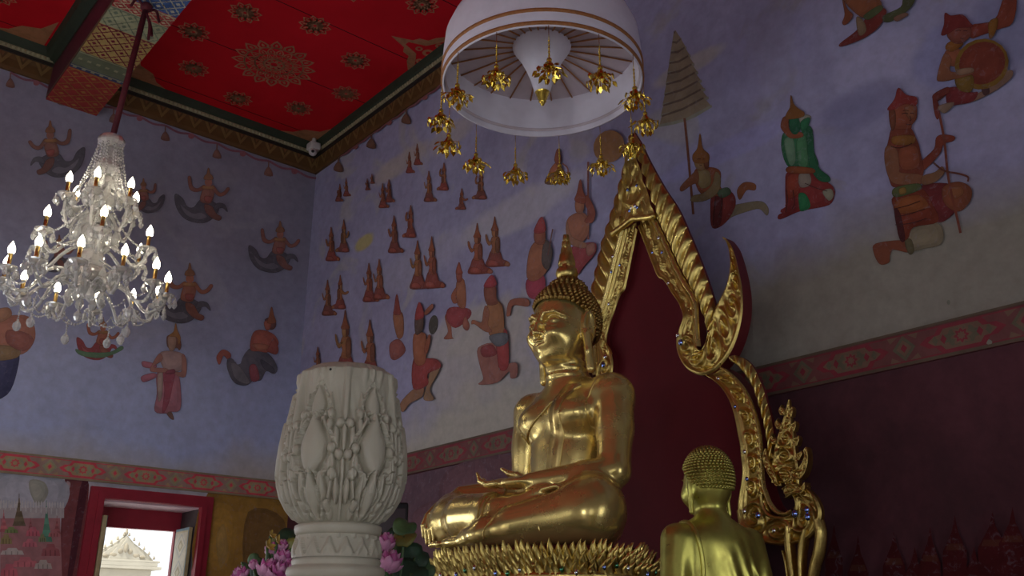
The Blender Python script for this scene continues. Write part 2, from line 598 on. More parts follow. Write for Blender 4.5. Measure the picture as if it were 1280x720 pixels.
# ------------------------------------------------------------------ mural figures (pigment on the plaster)
class Mural:
    """flat painted patches lying on a wall face, gathered into the wall's own mesh"""
    def __init__(s, mb, where, normal, fade):
        s.mb, s.where, s.nrm, s.k, s.fade, s.hue = mb, where, Vector(normal), 0, fade, (1, 1, 1)
        s.outline = 0

    def poly(s, pts, col, smooth=4, lift=None, shade=None):
        P = [p for p in pts]
        if shade is None: shade = smooth > 1
        if smooth > 1 and len(P) > 3: P = [tuple(q) for q in crom(P, smooth, True)]
        f, base, q = s.fade(sum(p[0] for p in P) / len(P), sum(p[1] for p in P) / len(P))
        col = tuple(c * f * h_ * (1 - q) + b_ * q for c, b_, h_ in zip(col, base, s.hue))      # thin old pigment over the ground colour
        if shade and len(P) > 6 and s.outline:      # drawn contour
            s.k += 1
            oo = s.nrm * (0.0015 + 0.00006 * (s.k % 400))
            ar = sum(P[i - 1][0] * P[i][1] - P[i][0] * P[i - 1][1] for i in range(len(P)))
            sg = 1 if ar > 0 else -1
            O = []
            for i in range(len(P)):
                tx, ty = P[(i + 1) % len(P)][0] - P[i - 1][0], P[(i + 1) % len(P)][1] - P[i - 1][1]
                L_ = math.hypot(tx, ty) + 1e-6
                O.append((P[i][0] + sg * ty / L_ * s.outline, P[i][1] - sg * tx / L_ * s.outline))
            WO = [s.where(p[0], p[1]) + oo for p in O]
            s.mb.add(WO, [tuple(t) for t in tessellate_polygon([WO])], 1, tuple(c * .5 for c in col))
        s.k += 1
        off = s.nrm * (0.0015 + 0.00006 * (s.k % 400)) if lift is None else s.nrm * lift
        W = [s.where(p[0], p[1]) + off for p in P]
        tri = tessellate_polygon([W])
        s.mb.add(W, [tuple(t) for t in tri], 1, tuple(c * (.88 if shade else 1) for c in col))
        if shade:
            cx, cy = sum(p[0] for p in P) / len(P), sum(p[1] for p in P) / len(P)
            wx = max(p[0] for p in P) - min(p[0] for p in P); wy = max(p[1] for p in P) - min(p[1] for p in P)
            area = abs(sum(P[i - 1][0] * P[i][1] - P[i][0] * P[i - 1][1] for i in range(len(P)))) / 2
            if area > .58 * wx * wy and min(wx, wy) > 3.5:
                for sc_, dx, f2 in ((.80, -.05, 1.0), (.52, -.10, 1.10)):
                    s.k += 1
                    o2 = s.nrm * (0.0015 + 0.00006 * (s.k % 400))
                    W2 = [s.where(cx + (p[0] - cx) * sc_ + dx * wx, cy + (p[1] - cy) * sc_ - .04 * wy) + o2 for p in P]
                    s.mb.add(W2, [tuple(t) for t in tessellate_polygon([W2])], 1, tuple(c * f2 for c in col))

    def crop(s, x0, y0, sc, polys, k=PK):
        for c, pts in polys:
            s.poly([(x0 + p[0] / sc, y0 + p[1] / sc) for p in pts], paint(*c, k=k))

    def ell(s, cx, cy, rx, ry, col, rot=0, n=18):
        a = R(rot)
        s.poly([(cx + rx * math.cos(t) * math.cos(a) - ry * math.sin(t) * math.sin(a),
                 cy + rx * math.cos(t) * math.sin(a) + ry * math.sin(t) * math.cos(a)) for t in [2 * math.pi * i / n for i in range(n)]], col, 1)

    def line(s, pts, w, col):
        P = [np.array(q) for q in crom(pts, 5)] if len(pts) > 2 else [np.array(p, float) for p in pts]
        L, Rr = [], []
        for i, p in enumerate(P):
            t = P[min(i + 1, len(P) - 1)] - P[max(i - 1, 0)]
            t = t / (np.linalg.norm(t) + 1e-9)
            n = np.array([-t[1], t[0]]) * w / 2
            L.append(tuple(p + n)); Rr.append(tuple(p - n))
        s.poly(L + Rr[::-1], col, 1)

    def kneeler(s, x, y, h, flip=1, sx=0.8, skin=(122, 70, 48), skirt=(98, 45, 40), crown=(112, 62, 40), pose=0):
        """small crowned worshipper kneeling in profile; x, y is the middle of its knees"""
        def T(pts): return [(x + flip * px * h * sx, y - py * h) for px, py in pts]
        def mul(c, f): return tuple(q * f for q in c)
        s.poly(T([(-.26, 0), (.24, .0), (.36, .03), (.38, .10), (.24, .14), (.14, .30), (-.1, .31), (-.2, .16)]), paint(*skirt))
        s.poly(T([(-.2, .02), (.1, .02), (.05, .1), (-.16, .12)]), paint(*mul(skirt, 1.25)))
        s.poly(T([(.3, .02), (.42, .0), (.46, .05), (.36, .1)]), paint(*skin))
        s.poly(T([(-.1, .28), (.12, .28), (.15, .45), (.12, .58), (-.04, .61), (-.12, .5), (-.07, .4)]), paint(*skin))
        s.poly(T([(.04, .3), (.13, .3), (.15, .46), (.1, .58), (.03, .5)]), paint(*mul(skin, .78)))
        if pose == 0:
            s.poly(T([(-.02, .55), (-.16, .42), (-.26, .52), (-.28, .63), (-.24, .62), (-.2, .53), (-.15, .49), (0, .48)]), paint(*mul(skin, 1.12)))
        elif pose == 1:
            s.poly(T([(-.05, .57), (-.24, .48), (-.42, .52), (-.42, .47), (-.24, .42), (-.02, .48)]), paint(*mul(skin, 1.1)))
        else:
            s.poly(T([(.02, .58), (.24, .5), (.3, .64), (.22, .78), (.2, .74), (.25, .63), (.2, .56), (.02, .5)]), paint(*mul(skin, 1.1)))
        s.poly(T([(-.08, .66), (-.05, .60), (.04, .60), (.08, .66), (.07, .74), (-.07, .74)]), paint(*mul(skin, 1.15)))
        s.poly(T([(.03, .60), (.09, .63), (.09, .74), (.04, .74)]), paint(*mul(crown, .7)))
        s.poly(T([(-.1, .72), (.1, .72), (.07, .79), (.035, .86), (.02, .93), (0, 1.0), (-.02, .93), (-.04, .86), (-.07, .79)]), paint(*crown))

    def flyer(s, x, y, h, flip=1, skin=(98, 62, 50), cloth=(60, 58, 64)):
        """celestial dancer in the air, arms thrown out, cloth curling behind"""
        def T(pts): return [(x + flip * px * h, y - py * h) for px, py in pts]
        def mul(c, f): return tuple(q * f for q in c)
        s.poly(T([(-.56, .04), (-.53, -.22), (-.36, -.44), (-.06, -.52), (.16, -.44), (.30, -.22), (.16, -.10), (.0, -.04), (-.10, -.10), (-.2, -.22), (-.33, -.2), (-.42, -.04)]), paint(*cloth))
        s.poly(T([(-.46, -.16), (-.34, -.36), (-.1, -.45), (.06, -.40), (-.06, -.32), (-.2, -.34), (-.34, -.26)]), paint(*mul(cloth, 1.35)))
        s.poly(T([(.02, -.16), (.16, -.2), (.24, -.34), (.34, -.40), (.30, -.47), (.16, -.42), (.04, -.3)]), paint(*mul(skin, .9)))
        s.poly(T([(.20, -.26), (.36, -.22), (.46, -.30), (.40, -.16), (.26, -.14)]), paint(*mul(cloth, 1.1)))
        s.poly(T([(-.06, -.10), (.13, -.13), (.20, .08), (.15, .19), (.01, .17), (-.05, .04)]), paint(*skin))
        s.poly(T([(.02, .16), (-.13, .09), (-.27, .14), (-.31, .36), (-.26, .38), (-.22, .20), (-.12, .15), (.0, .22)]), paint(*mul(skin, 1.04)))
        s.poly(T([(.15, .17), (.28, .01), (.41, .03), (.50, .14), (.46, .17), (.39, .09), (.30, .07), (.19, .21)]), paint(*mul(skin, 1.08)))
        s.poly(T([(-.02, .15), (.17, .14), (.19, .19), (.0, .20)]), paint(112, 80, 44))
        s.ell(x + flip * .09 * h, y - .275 * h, .072 * h, .085 * h, paint(*mul(skin, 1.14)))
        s.poly(T([(.01, .33), (.17, .33), (.16, .40), (.12, .44), (.10, .54), (.08, .54), (.06, .44), (.02, .40)]), paint(105, 72, 45))
        s.poly(T([(.03, -.10), (.12, -.11), (.16, -.02), (.02, .0)]), paint(106, 54, 44))


# ------------------------------------------------------------------ wall_left (long side wall with the window)
WT = 0.70
WIN = [(3.22, 4.34)]
def wall_with_openings(axis, p0, p1, lo, hi, zt, opens, mb, flip):
    """solid wall from openings list of (a, b, z0, z1); runs along axis, thickness p0..p1"""
    def bx(a, b, z0, z1):
        if b - a < 1e-4 or z1 - z0 < 1e-4: return
        if axis == 0: mb.box(a, b, p0, p1, z0, z1)
        else: mb.box(p0, p1, a, b, z0, z1)
    x = lo
    for a, b, z0, z1 in sorted(opens):
        bx(x, a, 0, zt)
        bx(a, b, 0, z0); bx(a, b, z1, zt)
        x = b
    bx(x, hi, 0, zt)

LEFT_OPEN = [(3.22, 4.34, .85, 2.98), (-.2, .92, .85, 2.98), (-3.7, -2.58, .85, 2.98), (-7.2, -6.08, .85, 2.98)]
NEAR_OPEN = [(3.0, 4.12, .85, 2.98), (-.2, .92, .85, 2.98), (-3.7, -2.58, .85, 2.98), (-7.2, -6.08, .85, 2.98)]
BACK_OPEN = [(.4, 2.2, 0, 3.3), (3.45, 5.3, 0, 3.6), (6.5, 8.3, 0, 3.3)]

M['mural_left'] = mural_wall_mat('fresco_sky_side_wall', 0, 3.45, 0.0, paint(60, 59, 67), paint(70, 69, 80), paint(98, 97, 96), paint(92, 92, 98), paint(110, 108, 112), 3.2, 0.12, 0.5, hue_lit=paint(90, 97, 118))
CLOUDS = [(960, 70, 62, 52, paint(80, 80, 100), .7, .35), (1090, 80, 56, 36, paint(88, 88, 106), .75, .3), (1072, 134, 52, 26, paint(60, 60, 80), .55, .6), (1190, 66, 50, 40, paint(74, 76, 100), .7, .4),
          (862, 82, 46, 12, paint(92, 90, 84), .7, .5), (900, 192, 90, 14, paint(80, 80, 106), .7, .5), (1140, 216, 90, 12, paint(84, 84, 104), .5, .6), (500, 205, 40, 14, paint(94, 90, 86), .7, .5), (566, 168, 30, 16, paint(94, 90, 86), .6, .5),
          (650, 262, 90, 22, paint(98, 98, 102), .6, .5), (590, 440, 84, 56, paint(94, 92, 88), .7, .4), (455, 303, 11, 9, paint(98, 92, 50), .8, .5), (520, 330, 60, 24, paint(88, 88, 100), .5, .5), (1250, 40, 40, 60, paint(64, 66, 86), .6, .5)]
M['mural_right'] = mural_wall_mat('fresco_sky_end_wall', 1, 4.1, 0.05, paint(68, 68, 86), paint(82, 82, 99), paint(92, 91, 86), paint(36, 20, 23), paint(46, 25, 29), 3.2, 0.5, 0.55, cream_dim=paint(76, 74, 68), clouds=CLOUDS)

mb = MB()
wall_with_openings(0, YL, YL + WT, XB - WT, XR + WT, ZC + .1, LEFT_OPEN, mb, 1)
W = Mural(mb, lambda x, y: on_y(x, y, YL), (0, -1, 0), lambda x, y: (.78 if y > 560 else .55, paint(74, 74, 84), .0 if y > 560 else .14))
# lower wall: ochre pier right of the window, red pier left of it, temple picture further left
W.crop(0, 560, 4, [((96, 74, 34), [(1040, 224), (1500, 290), (1500, 760), (1000, 760)])])
W.crop(0, 560, 4, [((110, 86, 40), [(1065, 300), (1180, 330), (1150, 620), (1050, 640)]), ((78, 60, 34), [(1240, 320), (1420, 360), (1420, 640), (1230, 640)]), ((112, 92, 52), [(1080, 450), (1120, 380), (1140, 520), (1100, 600)])])
W.crop(0, 560, 4, [((72, 40, 42), [(325, 150), (445, 185), (360, 760), (300, 760)]), ((105, 90, 92), [(335, 165), (352, 175), (348, 200), (330, 190)]),
   ((52, 26, 32), [(400, 200), (440, 190), (350, 700), (330, 700)])])
def blk(*pp):
    for c, pts in pp: W.poly([(p[0] / 4, 560 + p[1] / 4) for p in pts], paint(*c, k=PK * .92), 1)
W.crop(0, 560, 4, [((106, 108, 116), [(0, 125), (320, 160), (322, 300), (200, 330), (0, 300)]), ((96, 98, 92), [(150, 160), (220, 170), (240, 230), (190, 290), (150, 220)])])
blk(((104, 74, 76), [(0, 330), (60, 330), (130, 350), (300, 345), (312, 700), (0, 700)]), ((112, 108, 110), [(0, 300), (320, 292), (320, 350), (0, 352)]))
for i in range(24):
    x = i * 13.5
    blk(((122, 122, 124), [(x, 268 + i * .5), (x + 5, 256 + i * .5), (x + 9, 268 + i * .5), (x + 9, 300), (x, 300)]))
for x, w, y0, y1, c in ((95, 34, 228, 390, (70, 62, 50)), (232, 30, 262, 470, (58, 92, 78)), (18, 22, 310, 420, (116, 66, 70)), (152, 16, 350, 420, (96, 58, 60)), (284, 18, 340, 430, (100, 60, 62))):
    for k_ in range(7):
        t = k_ / 7; ya, yb = y0 + (y1 - y0) * t, y0 + (y1 - y0) * (t + 1 / 7)
        wa, wb = w * t ** 1.6 * .9 + 1.5, w * (t + 1 / 7) ** 1.6
        blk((tuple(v * (1.08 if k_ % 2 else .92) for v in c), [(x - wa, ya), (x + wa, ya), (x + wb, yb), (x - wb, yb)]))
for x0, x1, y, h, c in ((128, 200, 395, 46, (124, 66, 76)), (110, 186, 455, 40, (128, 72, 80)), (0, 60, 430, 50, (92, 84, 58)), (20, 90, 395, 30, (78, 88, 56)), (205, 300, 480, 60, (96, 56, 60)), (0, 120, 500, 34, (120, 114, 112)), (60, 190, 545, 50, (126, 72, 78)), (0, 90, 580, 60, (122, 66, 74)), (170, 260, 560, 44, (116, 108, 104)), (190, 230, 430, 40, (84, 90, 66)), (240, 300, 410, 34, (112, 70, 72))):
    blk((c, [(x0, y + h), (x0 + (x1 - x0) * .08, y + h * .4), (x0 + (x1 - x0) * .25, y + h * .36), (x0 + (x1 - x0) * .32, y), (x0 + (x1 - x0) * .68, y), (x0 + (x1 - x0) * .75, y + h * .36), (x0 + (x1 - x0) * .92, y + h * .4), (x1, y + h)]))
    for q_ in range(3):
        xx = x0 + (x1 - x0) * (.2 + .25 * q_)
        blk((tuple(v * .78 for v in c), [(xx, y + h * .5), (xx + 6, y + h * .5), (xx + 6, y + h), (xx, y + h)]))
for i in range(12):
    W.line([(i * 6.4, 628 + i * .7), (i * 6.4, 636 + i * .7)], 1.5, paint(118, 118, 124))
# garland with bells under the cornice
def garland(Wm, at, n):
    for i in range(n):
        a, b = at(i), at(i + .5)
        c = at(i + 1)
        Wm.line([a, ((a[0] + b[0]) / 2, (a[1] + b[1]) / 2 + 3), b, ((c[0] + b[0]) / 2, (c[1] + b[1]) / 2 + 3), c], 2.6, paint(92, 52, 62))
        Wm.ell(b[0], b[1] + 2, 4, 3.5, paint(104, 56, 60))
        Wm.line([a, (a[0] - .6, a[1] + 9)], 1.6, paint(84, 56, 44))
        Wm.poly([(a[0] - 2, a[1] + 8), (a[0] + 2, a[1] + 9), (a[0] + 5, a[1] + 19), (a[0] - 6, a[1] + 17)], paint(86, 56, 42), 3)
def gl(i):
    x = 13 + i * 64.5 + .0 * i
    return (x, 91 + (x - 13) * .343)
garland(W, gl, 6)
# figures
W.outline = .4
W.crop(160, 360, 4.235, [
 ((120, 72, 82), [(75, 390), (130, 400), (150, 415), (130, 425), (80, 418)]), ((120, 72, 82), [(70, 470), (130, 452), (150, 470), (82, 498)]),
 ((86, 62, 50), [(198, 655), (222, 650), (240, 695), (222, 690)]),
 ((132, 76, 84), [(150, 460), (190, 430), (258, 450), (276, 540), (272, 645), (215, 655), (200, 664), (140, 652), (152, 560)]),
 ((112, 52, 62), [(185, 440), (245, 440), (232, 520), (212, 610), (180, 662), (192, 540)]), ((140, 104, 96), [(155, 470), (180, 450), (178, 560), (160, 600)]),
 ((144, 100, 96), [(165, 350), (225, 335), (285, 350), (302, 385), (285, 430), (240, 445), (190, 432)]),
 ((120, 82, 72), [(160, 352), (178, 360), (176, 385), (130, 420), (200, 428), (205, 446), (120, 442), (125, 410)]),
 ((132, 84, 74), [(285, 352), (306, 385), (300, 470), (252, 460), (250, 446), (282, 440)]), ((96, 44, 52), [(205, 440), (240, 432), (245, 450), (200, 455)]),
 ((88, 56, 40), [(203, 270), (215, 252), (262, 252), (278, 300), (270, 330), (258, 318), (212, 318)]), ((146, 96, 80), [(210, 262), (245, 255), (252, 290), (240, 330), (216, 326)]),
 ((128, 84, 42), [(250, 188), (258, 225), (275, 265), (266, 300), (256, 262), (215, 255), (240, 232)]),
 # praying angel with grey skirt
 ((118, 64, 50), [(468, 362), (500, 328), (540, 350), (530, 382), (502, 358), (485, 402), (474, 398)]),
 ((62, 62, 68), [(610, 370), (650, 320), (740, 350), (786, 420), (770, 455), (728, 440), (700, 488), (660, 490), (620, 516), (560, 500), (525, 430), (525, 380), (550, 378), (570, 410), (602, 402)]),
 ((84, 84, 88), [(545, 400), (590, 420), (640, 500), (600, 502), (560, 470)]), ((104, 50, 52), [(640, 420), (672, 408), (692, 480), (652, 492)]), ((50, 52, 58), [(700, 380), (760, 420), (770, 448), (720, 430)]),
 ((118, 62, 46), [(660, 240), (710, 225), (770, 250), (792, 300), (740, 340), (690, 335), (645, 325)]), ((132, 74, 52), [(655, 300), (720, 300), (745, 320), (690, 330)]), ((110, 54, 40), [(770, 270), (792, 320), (780, 352), (735, 335), (740, 320)]),
 ((74, 46, 40), [(722, 170), (770, 160), (778, 205), (750, 220)]), ((122, 68, 50), [(720, 180), (750, 178), (752, 210), (735, 226), (722, 210)]), ((110, 66, 40), [(757, 102), (768, 145), (778, 185), (735, 185), (745, 150)])])
W.flyer(344, 310, 60, 1)
W.flyer(254, 246, 64, 1)
W.flyer(68, 188, 66, -1, (92, 62, 50), (62, 62, 68))
W.flyer(230, 368, 70, 1, (104, 64, 46), (56, 56, 62))
W.flyer(182, 246, 40, -1)
W.flyer(70, 318, 44, 1)
W.crop(0, 380, 2.118, [((34, 38, 66), [(-40, 130), (0, 138), (48, 120), (44, 180), (18, 240), (-40, 250)]), ((122, 78, 62), [(-30, 50), (40, 30), (82, 40), (92, 92), (60, 132), (0, 128), (-30, 110)]),
   ((96, 78, 50), [(-20, 112), (48, 116), (44, 142), (-20, 148)]), ((104, 62, 52), [(20, 70), (70, 78), (88, 100), (62, 124), (20, 104)]), ((134, 88, 66), [(-20, 20), (20, 10), (30, 30), (0, 48), (-20, 40)])])
W.flyer(124, 424, 50, 1, (112, 66, 48), (104, 44, 44))
W.crop(0, 380, 2.118, [((64, 92, 66), [(200, 120), (230, 128), (290, 128), (320, 112), (322, 122), (270, 142), (215, 136)])])
wall_l = mb.build('wall_left', [M['mural_left'], M['fig']], smooth=False, attr=True)
tag(wall_l, kind='structure')

# ------------------------------------------------------------------ wall_right (end wall behind the altar)
mb = MB()
mb.box(XR, XR + WT, YN - WT, YL, 0, ZC + .1)
W = Mural(mb, lambda x, y: on_x(x, y, XR), (-1, 0, 0), lambda x, y: ((.36 if x > 800 else .50), paint(70, 69, 78), .0 if y > 545 else (.05 if x > 800 else .12)))
W.hue = (.92, .98, .78); W.outline = .45
NT_ = 9
for i in range(NT_):                      # tiered parasol, one skewed band above the other
    t0, t1 = i / NT_, (i + 1) / NT_
    xl, yl = 60 - 50 * t1, 52 + 318 * t1
    xr, yr = 66 + 122 * t1 ** .8, 52 + 252 * t1
    xl0, yl0 = 60 - 44 * t0, 52 + 318 * t0 - 4
    xr0, yr0 = 64 + 104 * t0 ** .8, 52 + 252 * t0 - 6
    cpt = (820 + (xl + xr) / 2 / 2.664, 20 + ((yl + yr) / 2 + 14) / 2.664)
    q = [(820 + x / 2.664, 20 + y / 2.664) for x, y in ((xl0, yl0), ((xl0 + xr0) / 2, (yl0 + yr0) / 2 + 6), (xr0, yr0), (xr, yr), ((xl * .3 + xr * .7), (yl * .3 + yr * .7) + 12), ((xl + xr) / 2, (yl + yr) / 2 + 14), ((xl * .7 + xr * .3), (yl * .7 + yr * .3) + 11), (xl, yl))]
    W.poly(q, paint(122, 106, 98), 1)
    W.poly([q[7], q[6], q[5], q[4], q[3], (q[3][0] - .8, q[3][1] - 3.2), (q[5][0], q[5][1] - 3.6), (q[7][0] + .8, q[7][1] - 3)], paint(152, 138, 126), 1)
    W.poly([q[0], q[1], q[2], (q[2][0] + .4, q[2][1] + 2.4), (q[1][0], q[1][1] + 3), (q[0][0] - .4, q[0][1] + 2.4)], paint(88, 74, 70), 1)
W.line([(856, 148), (861, 200), (867, 268)], 3, paint(96, 56, 42))
W.crop(820, 20, 2.664, [
 ((138, 108, 96), [(240, 640), (290, 625), (350, 618), (374, 640), (370, 664), (345, 642), (300, 652), (255, 668), (235, 680)]), ((134, 72, 50), [(272, 580), (295, 555), (330, 560), (330, 580), (302, 580), (280, 612)]),
 ((106, 42, 40), [(190, 590), (235, 580), (262, 600), (262, 640), (230, 690), (190, 706), (183, 650)]), ((84, 34, 36), [(200, 600), (222, 598), (215, 690), (192, 700)]),
 ((118, 66, 44), [(135, 510), (185, 505), (215, 520), (215, 570), (235, 588), (190, 602), (150, 590), (130, 545)]), ((154, 104, 78), [(135, 520), (175, 516), (182, 560), (150, 572)]),
 ((64, 80, 66), [(205, 585), (238, 572), (250, 590), (220, 606)]), ((124, 72, 52), [(138, 516), (110, 540), (83, 570), (88, 584), (120, 562), (142, 552)]),
 ((150, 102, 80), [(200, 520), (190, 560), (160, 590), (125, 600), (120, 618), (168, 614), (208, 585), (216, 540)]), ((140, 90, 66), [(130, 468), (165, 466), (168, 500), (150, 516), (133, 502)]), ((92, 52, 36), [(160, 468), (174, 470), (176, 505), (164, 505)]),
 ((120, 76, 40), [(148, 392), (156, 440), (177, 462), (172, 488), (130, 488), (124, 465), (140, 440)])])
W.crop(960, 100, 3.79, [
 ((106, 36, 36), [(100, 435), (215, 435), (260, 470), (312, 510), (315, 550), (290, 592), (200, 612), (140, 626), (60, 660), (52, 642), (85, 612), (85, 500)]), ((126, 50, 36), [(95, 460), (150, 450), (150, 530), (100, 560)]),
 ((122, 108, 108), [(150, 450), (190, 440), (206, 470), (195, 502), (155, 506)]), ((34, 98, 66), [(150, 540), (182, 545), (202, 600), (160, 622), (150, 590)]), ((128, 116, 110), [(262, 530), (300, 518), (312, 550), (290, 572)]),
 ((36, 86, 62), [(75, 255), (110, 270), (165, 250), (190, 220), (212, 240), (216, 330), (240, 400), (210, 426), (105, 416), (68, 330)]), ((86, 114, 100), [(80, 290), (120, 280), (132, 380), (105, 402)]), ((60, 104, 78), [(140, 290), (180, 270), (190, 400), (150, 405)]),
 ((32, 82, 60), [(190, 222), (215, 260), (220, 350), (245, 420), (290, 458), (292, 482), (245, 476), (205, 420), (190, 330)]), ((112, 60, 34), [(103, 412), (210, 420), (216, 442), (100, 440)]),
 ((116, 64, 44), [(75, 180), (98, 180), (105, 240), (160, 250), (166, 270), (110, 276), (72, 240), (64, 215)]), ((24, 74, 54), [(110, 168), (155, 168), (160, 215), (140, 256), (115, 250), (104, 210)]), ((122, 116, 122), [(155, 170), (206, 174), (180, 216), (155, 200)]), ((34, 88, 64), [(160, 200), (200, 180), (190, 225), (165, 250)]),
 ((124, 76, 40), [(112, 74), (124, 115), (150, 140), (174, 156), (165, 177), (90, 187), (92, 160), (108, 130)])])
W.crop(1080, 90, 2.88, [
 ((100, 50, 40), [(253, 84), (300, 58), (306, 72), (268, 106)]), ((94, 34, 38), [(200, 420), (300, 403), (342, 440), (332, 500), (280, 542), (250, 520)]),
 ((126, 66, 50), [(45, 620), (130, 608), (155, 620), (162, 650), (110, 640), (95, 660), (92, 686), (60, 692), (38, 650)]),
 ((128, 108, 98), [(180, 565), (260, 543), (288, 580), (276, 622), (220, 636), (165, 646), (158, 606)]), ((88, 80, 62), [(150, 610), (172, 605), (182, 645), (165, 656)]),
 ((106, 46, 30), [(110, 450), (205, 420), (250, 480), (268, 540), (180, 560), (160, 600), (132, 602), (112, 500)]), ((128, 66, 34), [(120, 465), (200, 445), (232, 490), (130, 510)]), ((70, 28, 30), [(112, 500), (132, 510), (150, 600), (132, 602)]),
 ((116, 54, 42), [(205, 330), (255, 280), (263, 240), (285, 228), (327, 234), (322, 250), (290, 260), (272, 300), (215, 357)]),
 ((104, 50, 38), [(110, 195), (165, 200), (190, 240), (205, 290), (212, 380), (120, 416), (95, 390), (80, 310), (90, 255)]), ((122, 64, 46), [(130, 280), (190, 270), (200, 340), (140, 350)]), ((122, 78, 36), [(108, 235), (180, 232), (178, 260), (112, 262)]),
 ((138, 78, 62), [(84, 270), (120, 280), (130, 345), (136, 365), (210, 373), (216, 402), (130, 406), (95, 386), (78, 320)]), ((74, 82, 52), [(113, 420), (197, 404), (202, 426), (117, 452)]), ((120, 92, 48), [(130, 424), (150, 418), (154, 436), (134, 442)]),
 ((116, 62, 46), [(105, 135), (150, 115), (188, 118), (192, 165), (175, 192), (168, 205), (112, 205), (108, 180)]), ((92, 52, 36), [(95, 138), (114, 142), (116, 192), (105, 212), (96, 180)]), ((134, 76, 58), [(150, 130), (182, 126), (186, 162), (165, 170)]),
 ((124, 44, 44), [(127, 60), (155, 85), (192, 94), (190, 121), (150, 117), (110, 137), (88, 136), (114, 100)]),
 ((108, 60, 42), [(290, 415), (345, 398), (387, 420), (387, 462), (350, 502), (310, 492), (288, 460)]), ((126, 74, 50), [(310, 425), (350, 415), (360, 440), (320, 460)]),
 ((140, 84, 66), [(215, 378), (260, 363), (284, 343), (292, 365), (260, 397), (215, 407)])])
W.line([(1170, 121), (1181, 172), (1187, 225), (1202, 292)], 3.2, paint(102, 52, 40))
W.line([(1168, 204), (1181, 214), (1200, 218), (1211, 222), (1211, 228)], 2.4, paint(84, 46, 38))
W.crop(1040, 0, 4.8, [
 ((118, 56, 42), [(1040, -10), (1110, -10), (1088, 140), (1000, 180), (900, 215), (840, 232), (833, 160), (980, 125)]), ((110, 46, 36), [(840, 170), (960, 140), (960, 190), (850, 225)]),
 ((120, 68, 50), [(690, 310), (770, 300), (782, 360), (750, 402), (690, 380)]), ((116, 72, 26), [(700, 265), (760, 240), (792, 270), (730, 312), (690, 300)]),
 ((108, 58, 50), [(720, 190), (770, 160), (832, 170), (837, 215), (790, 262), (735, 260), (698, 220)]), ((106, 38, 38), [(685, 84), (720, 100), (790, 95), (832, 140), (848, 166), (760, 172), (710, 202), (663, 215), (680, 150)]),
 ((126, 92, 86), [(930, 540), (1040, 440), (1087, 430), (1082, 470), (1010, 532), (920, 582), (850, 612), (833, 590)]), ((100, 36, 40), [(700, 540), (780, 530), (840, 560), (880, 560), (850, 612), (760, 632), (700, 632)]),
 ((102, 46, 40), [(618, 570), (700, 528), (706, 560), (642, 600), (652, 660), (642, 720), (625, 690), (613, 610)]), ((126, 98, 92), [(650, 640), (740, 620), (690, 680), (655, 670)]), ((64, 40, 44), [(905, 530), (940, 520), (950, 560), (920, 575)])])
W.ell(1040 + 905 / 4.8, 390 / 4.8, 165 / 4.8, 150 / 4.8, paint(106, 78, 26), -25)
W.ell(1040 + 908 / 4.8, 384 / 4.8, 142 / 4.8, 126 / 4.8, paint(98, 42, 30), -25)
W.ell(1040 + 912 / 4.8, 380 / 4.8, 100 / 4.8, 88 / 4.8, paint(104, 46, 34), -25)
W.crop(1040, 0, 4.8, [((100, 76, 28), [(750, 470), (850, 460), (842, 552), (768, 542)]), ((134, 74, 56), [(680, 330), (722, 360), (712, 420), (740, 440), (840, 423), (847, 450), (730, 482), (660, 492), (638, 470)]), ((124, 92, 82), [(760, 425), (845, 413), (852, 436), (770, 457)]), ((112, 74, 26), [(950, 140), (1000, 120), (985, 202), (953, 236)]),
 ((128, 70, 48), [(80, -10), (270, -10), (302, 60), (230, 112), (160, 92)]), ((122, 66, 48), [(68, -10), (100, 60), (132, 100), (90, 152), (70, 142), (85, 90)]), ((106, 42, 38), [(200, 130), (300, 58), (332, 80), (290, 162), (200, 232), (70, 282), (58, 266), (150, 195)]), ((112, 92, 78), [(155, 110), (195, 130), (212, 190), (170, 216)]),
 ((72, 76, 54), [(320, 100), (420, 50), (440, -10), (505, -10), (470, 60), (370, 130), (320, 134)]), ((116, 84, 78), [(380, 112), (440, 85), (462, 95), (400, 132)]), ((76, 84, 58), [(200, 100), (290, 40), (310, 62), (230, 122)])])
# drawn features of the three large attendants
for pts, w_ in (([(1129, 143.5), (1133, 142.5), (1137, 143.5)], 1.0), ([(1139, 143), (1142, 142.6), (1144.5, 143.4)], .9), ([(1130, 140), (1134, 139), (1138, 140)], .7), ([(1139, 146), (1140.5, 151), (1138.5, 152)], .8), ([(1134, 156), (1138, 157), (1141, 156)], 1.0),
                ([(873, 200), (876, 199.4), (878, 200)], .8), ([(880, 200), (882, 199.6)], .8), ([(876, 207), (879, 207.4)], .8),
                ([(1196, 40), (1200, 39), (1203, 40)], .9), ([(1206, 40), (1209, 39.5), (1211, 40.4)], .9), ([(1202, 49), (1206, 50)], .9), ([(1115, 184), (1124, 186), (1134, 184), (1142, 180)], 1.0), ([(1120, 262), (1136, 258), (1152, 252)], .9), ([(1122, 272), (1140, 268), (1158, 262)], .9), ([(1121, 282), (1140, 280), (1160, 274)], .9),
                ([(985, 238), (986, 252), (984, 266)], .9), ([(993, 238), (995, 254), (992, 262)], .9), ([(1008, 230), (1022, 236), (1036, 240)], .9), ([(896, 246), (895, 262), (893, 278)], .9), ([(903, 244), (904, 258), (900, 272)], .9)):
    W.line(pts, w_, paint(58, 30, 26))
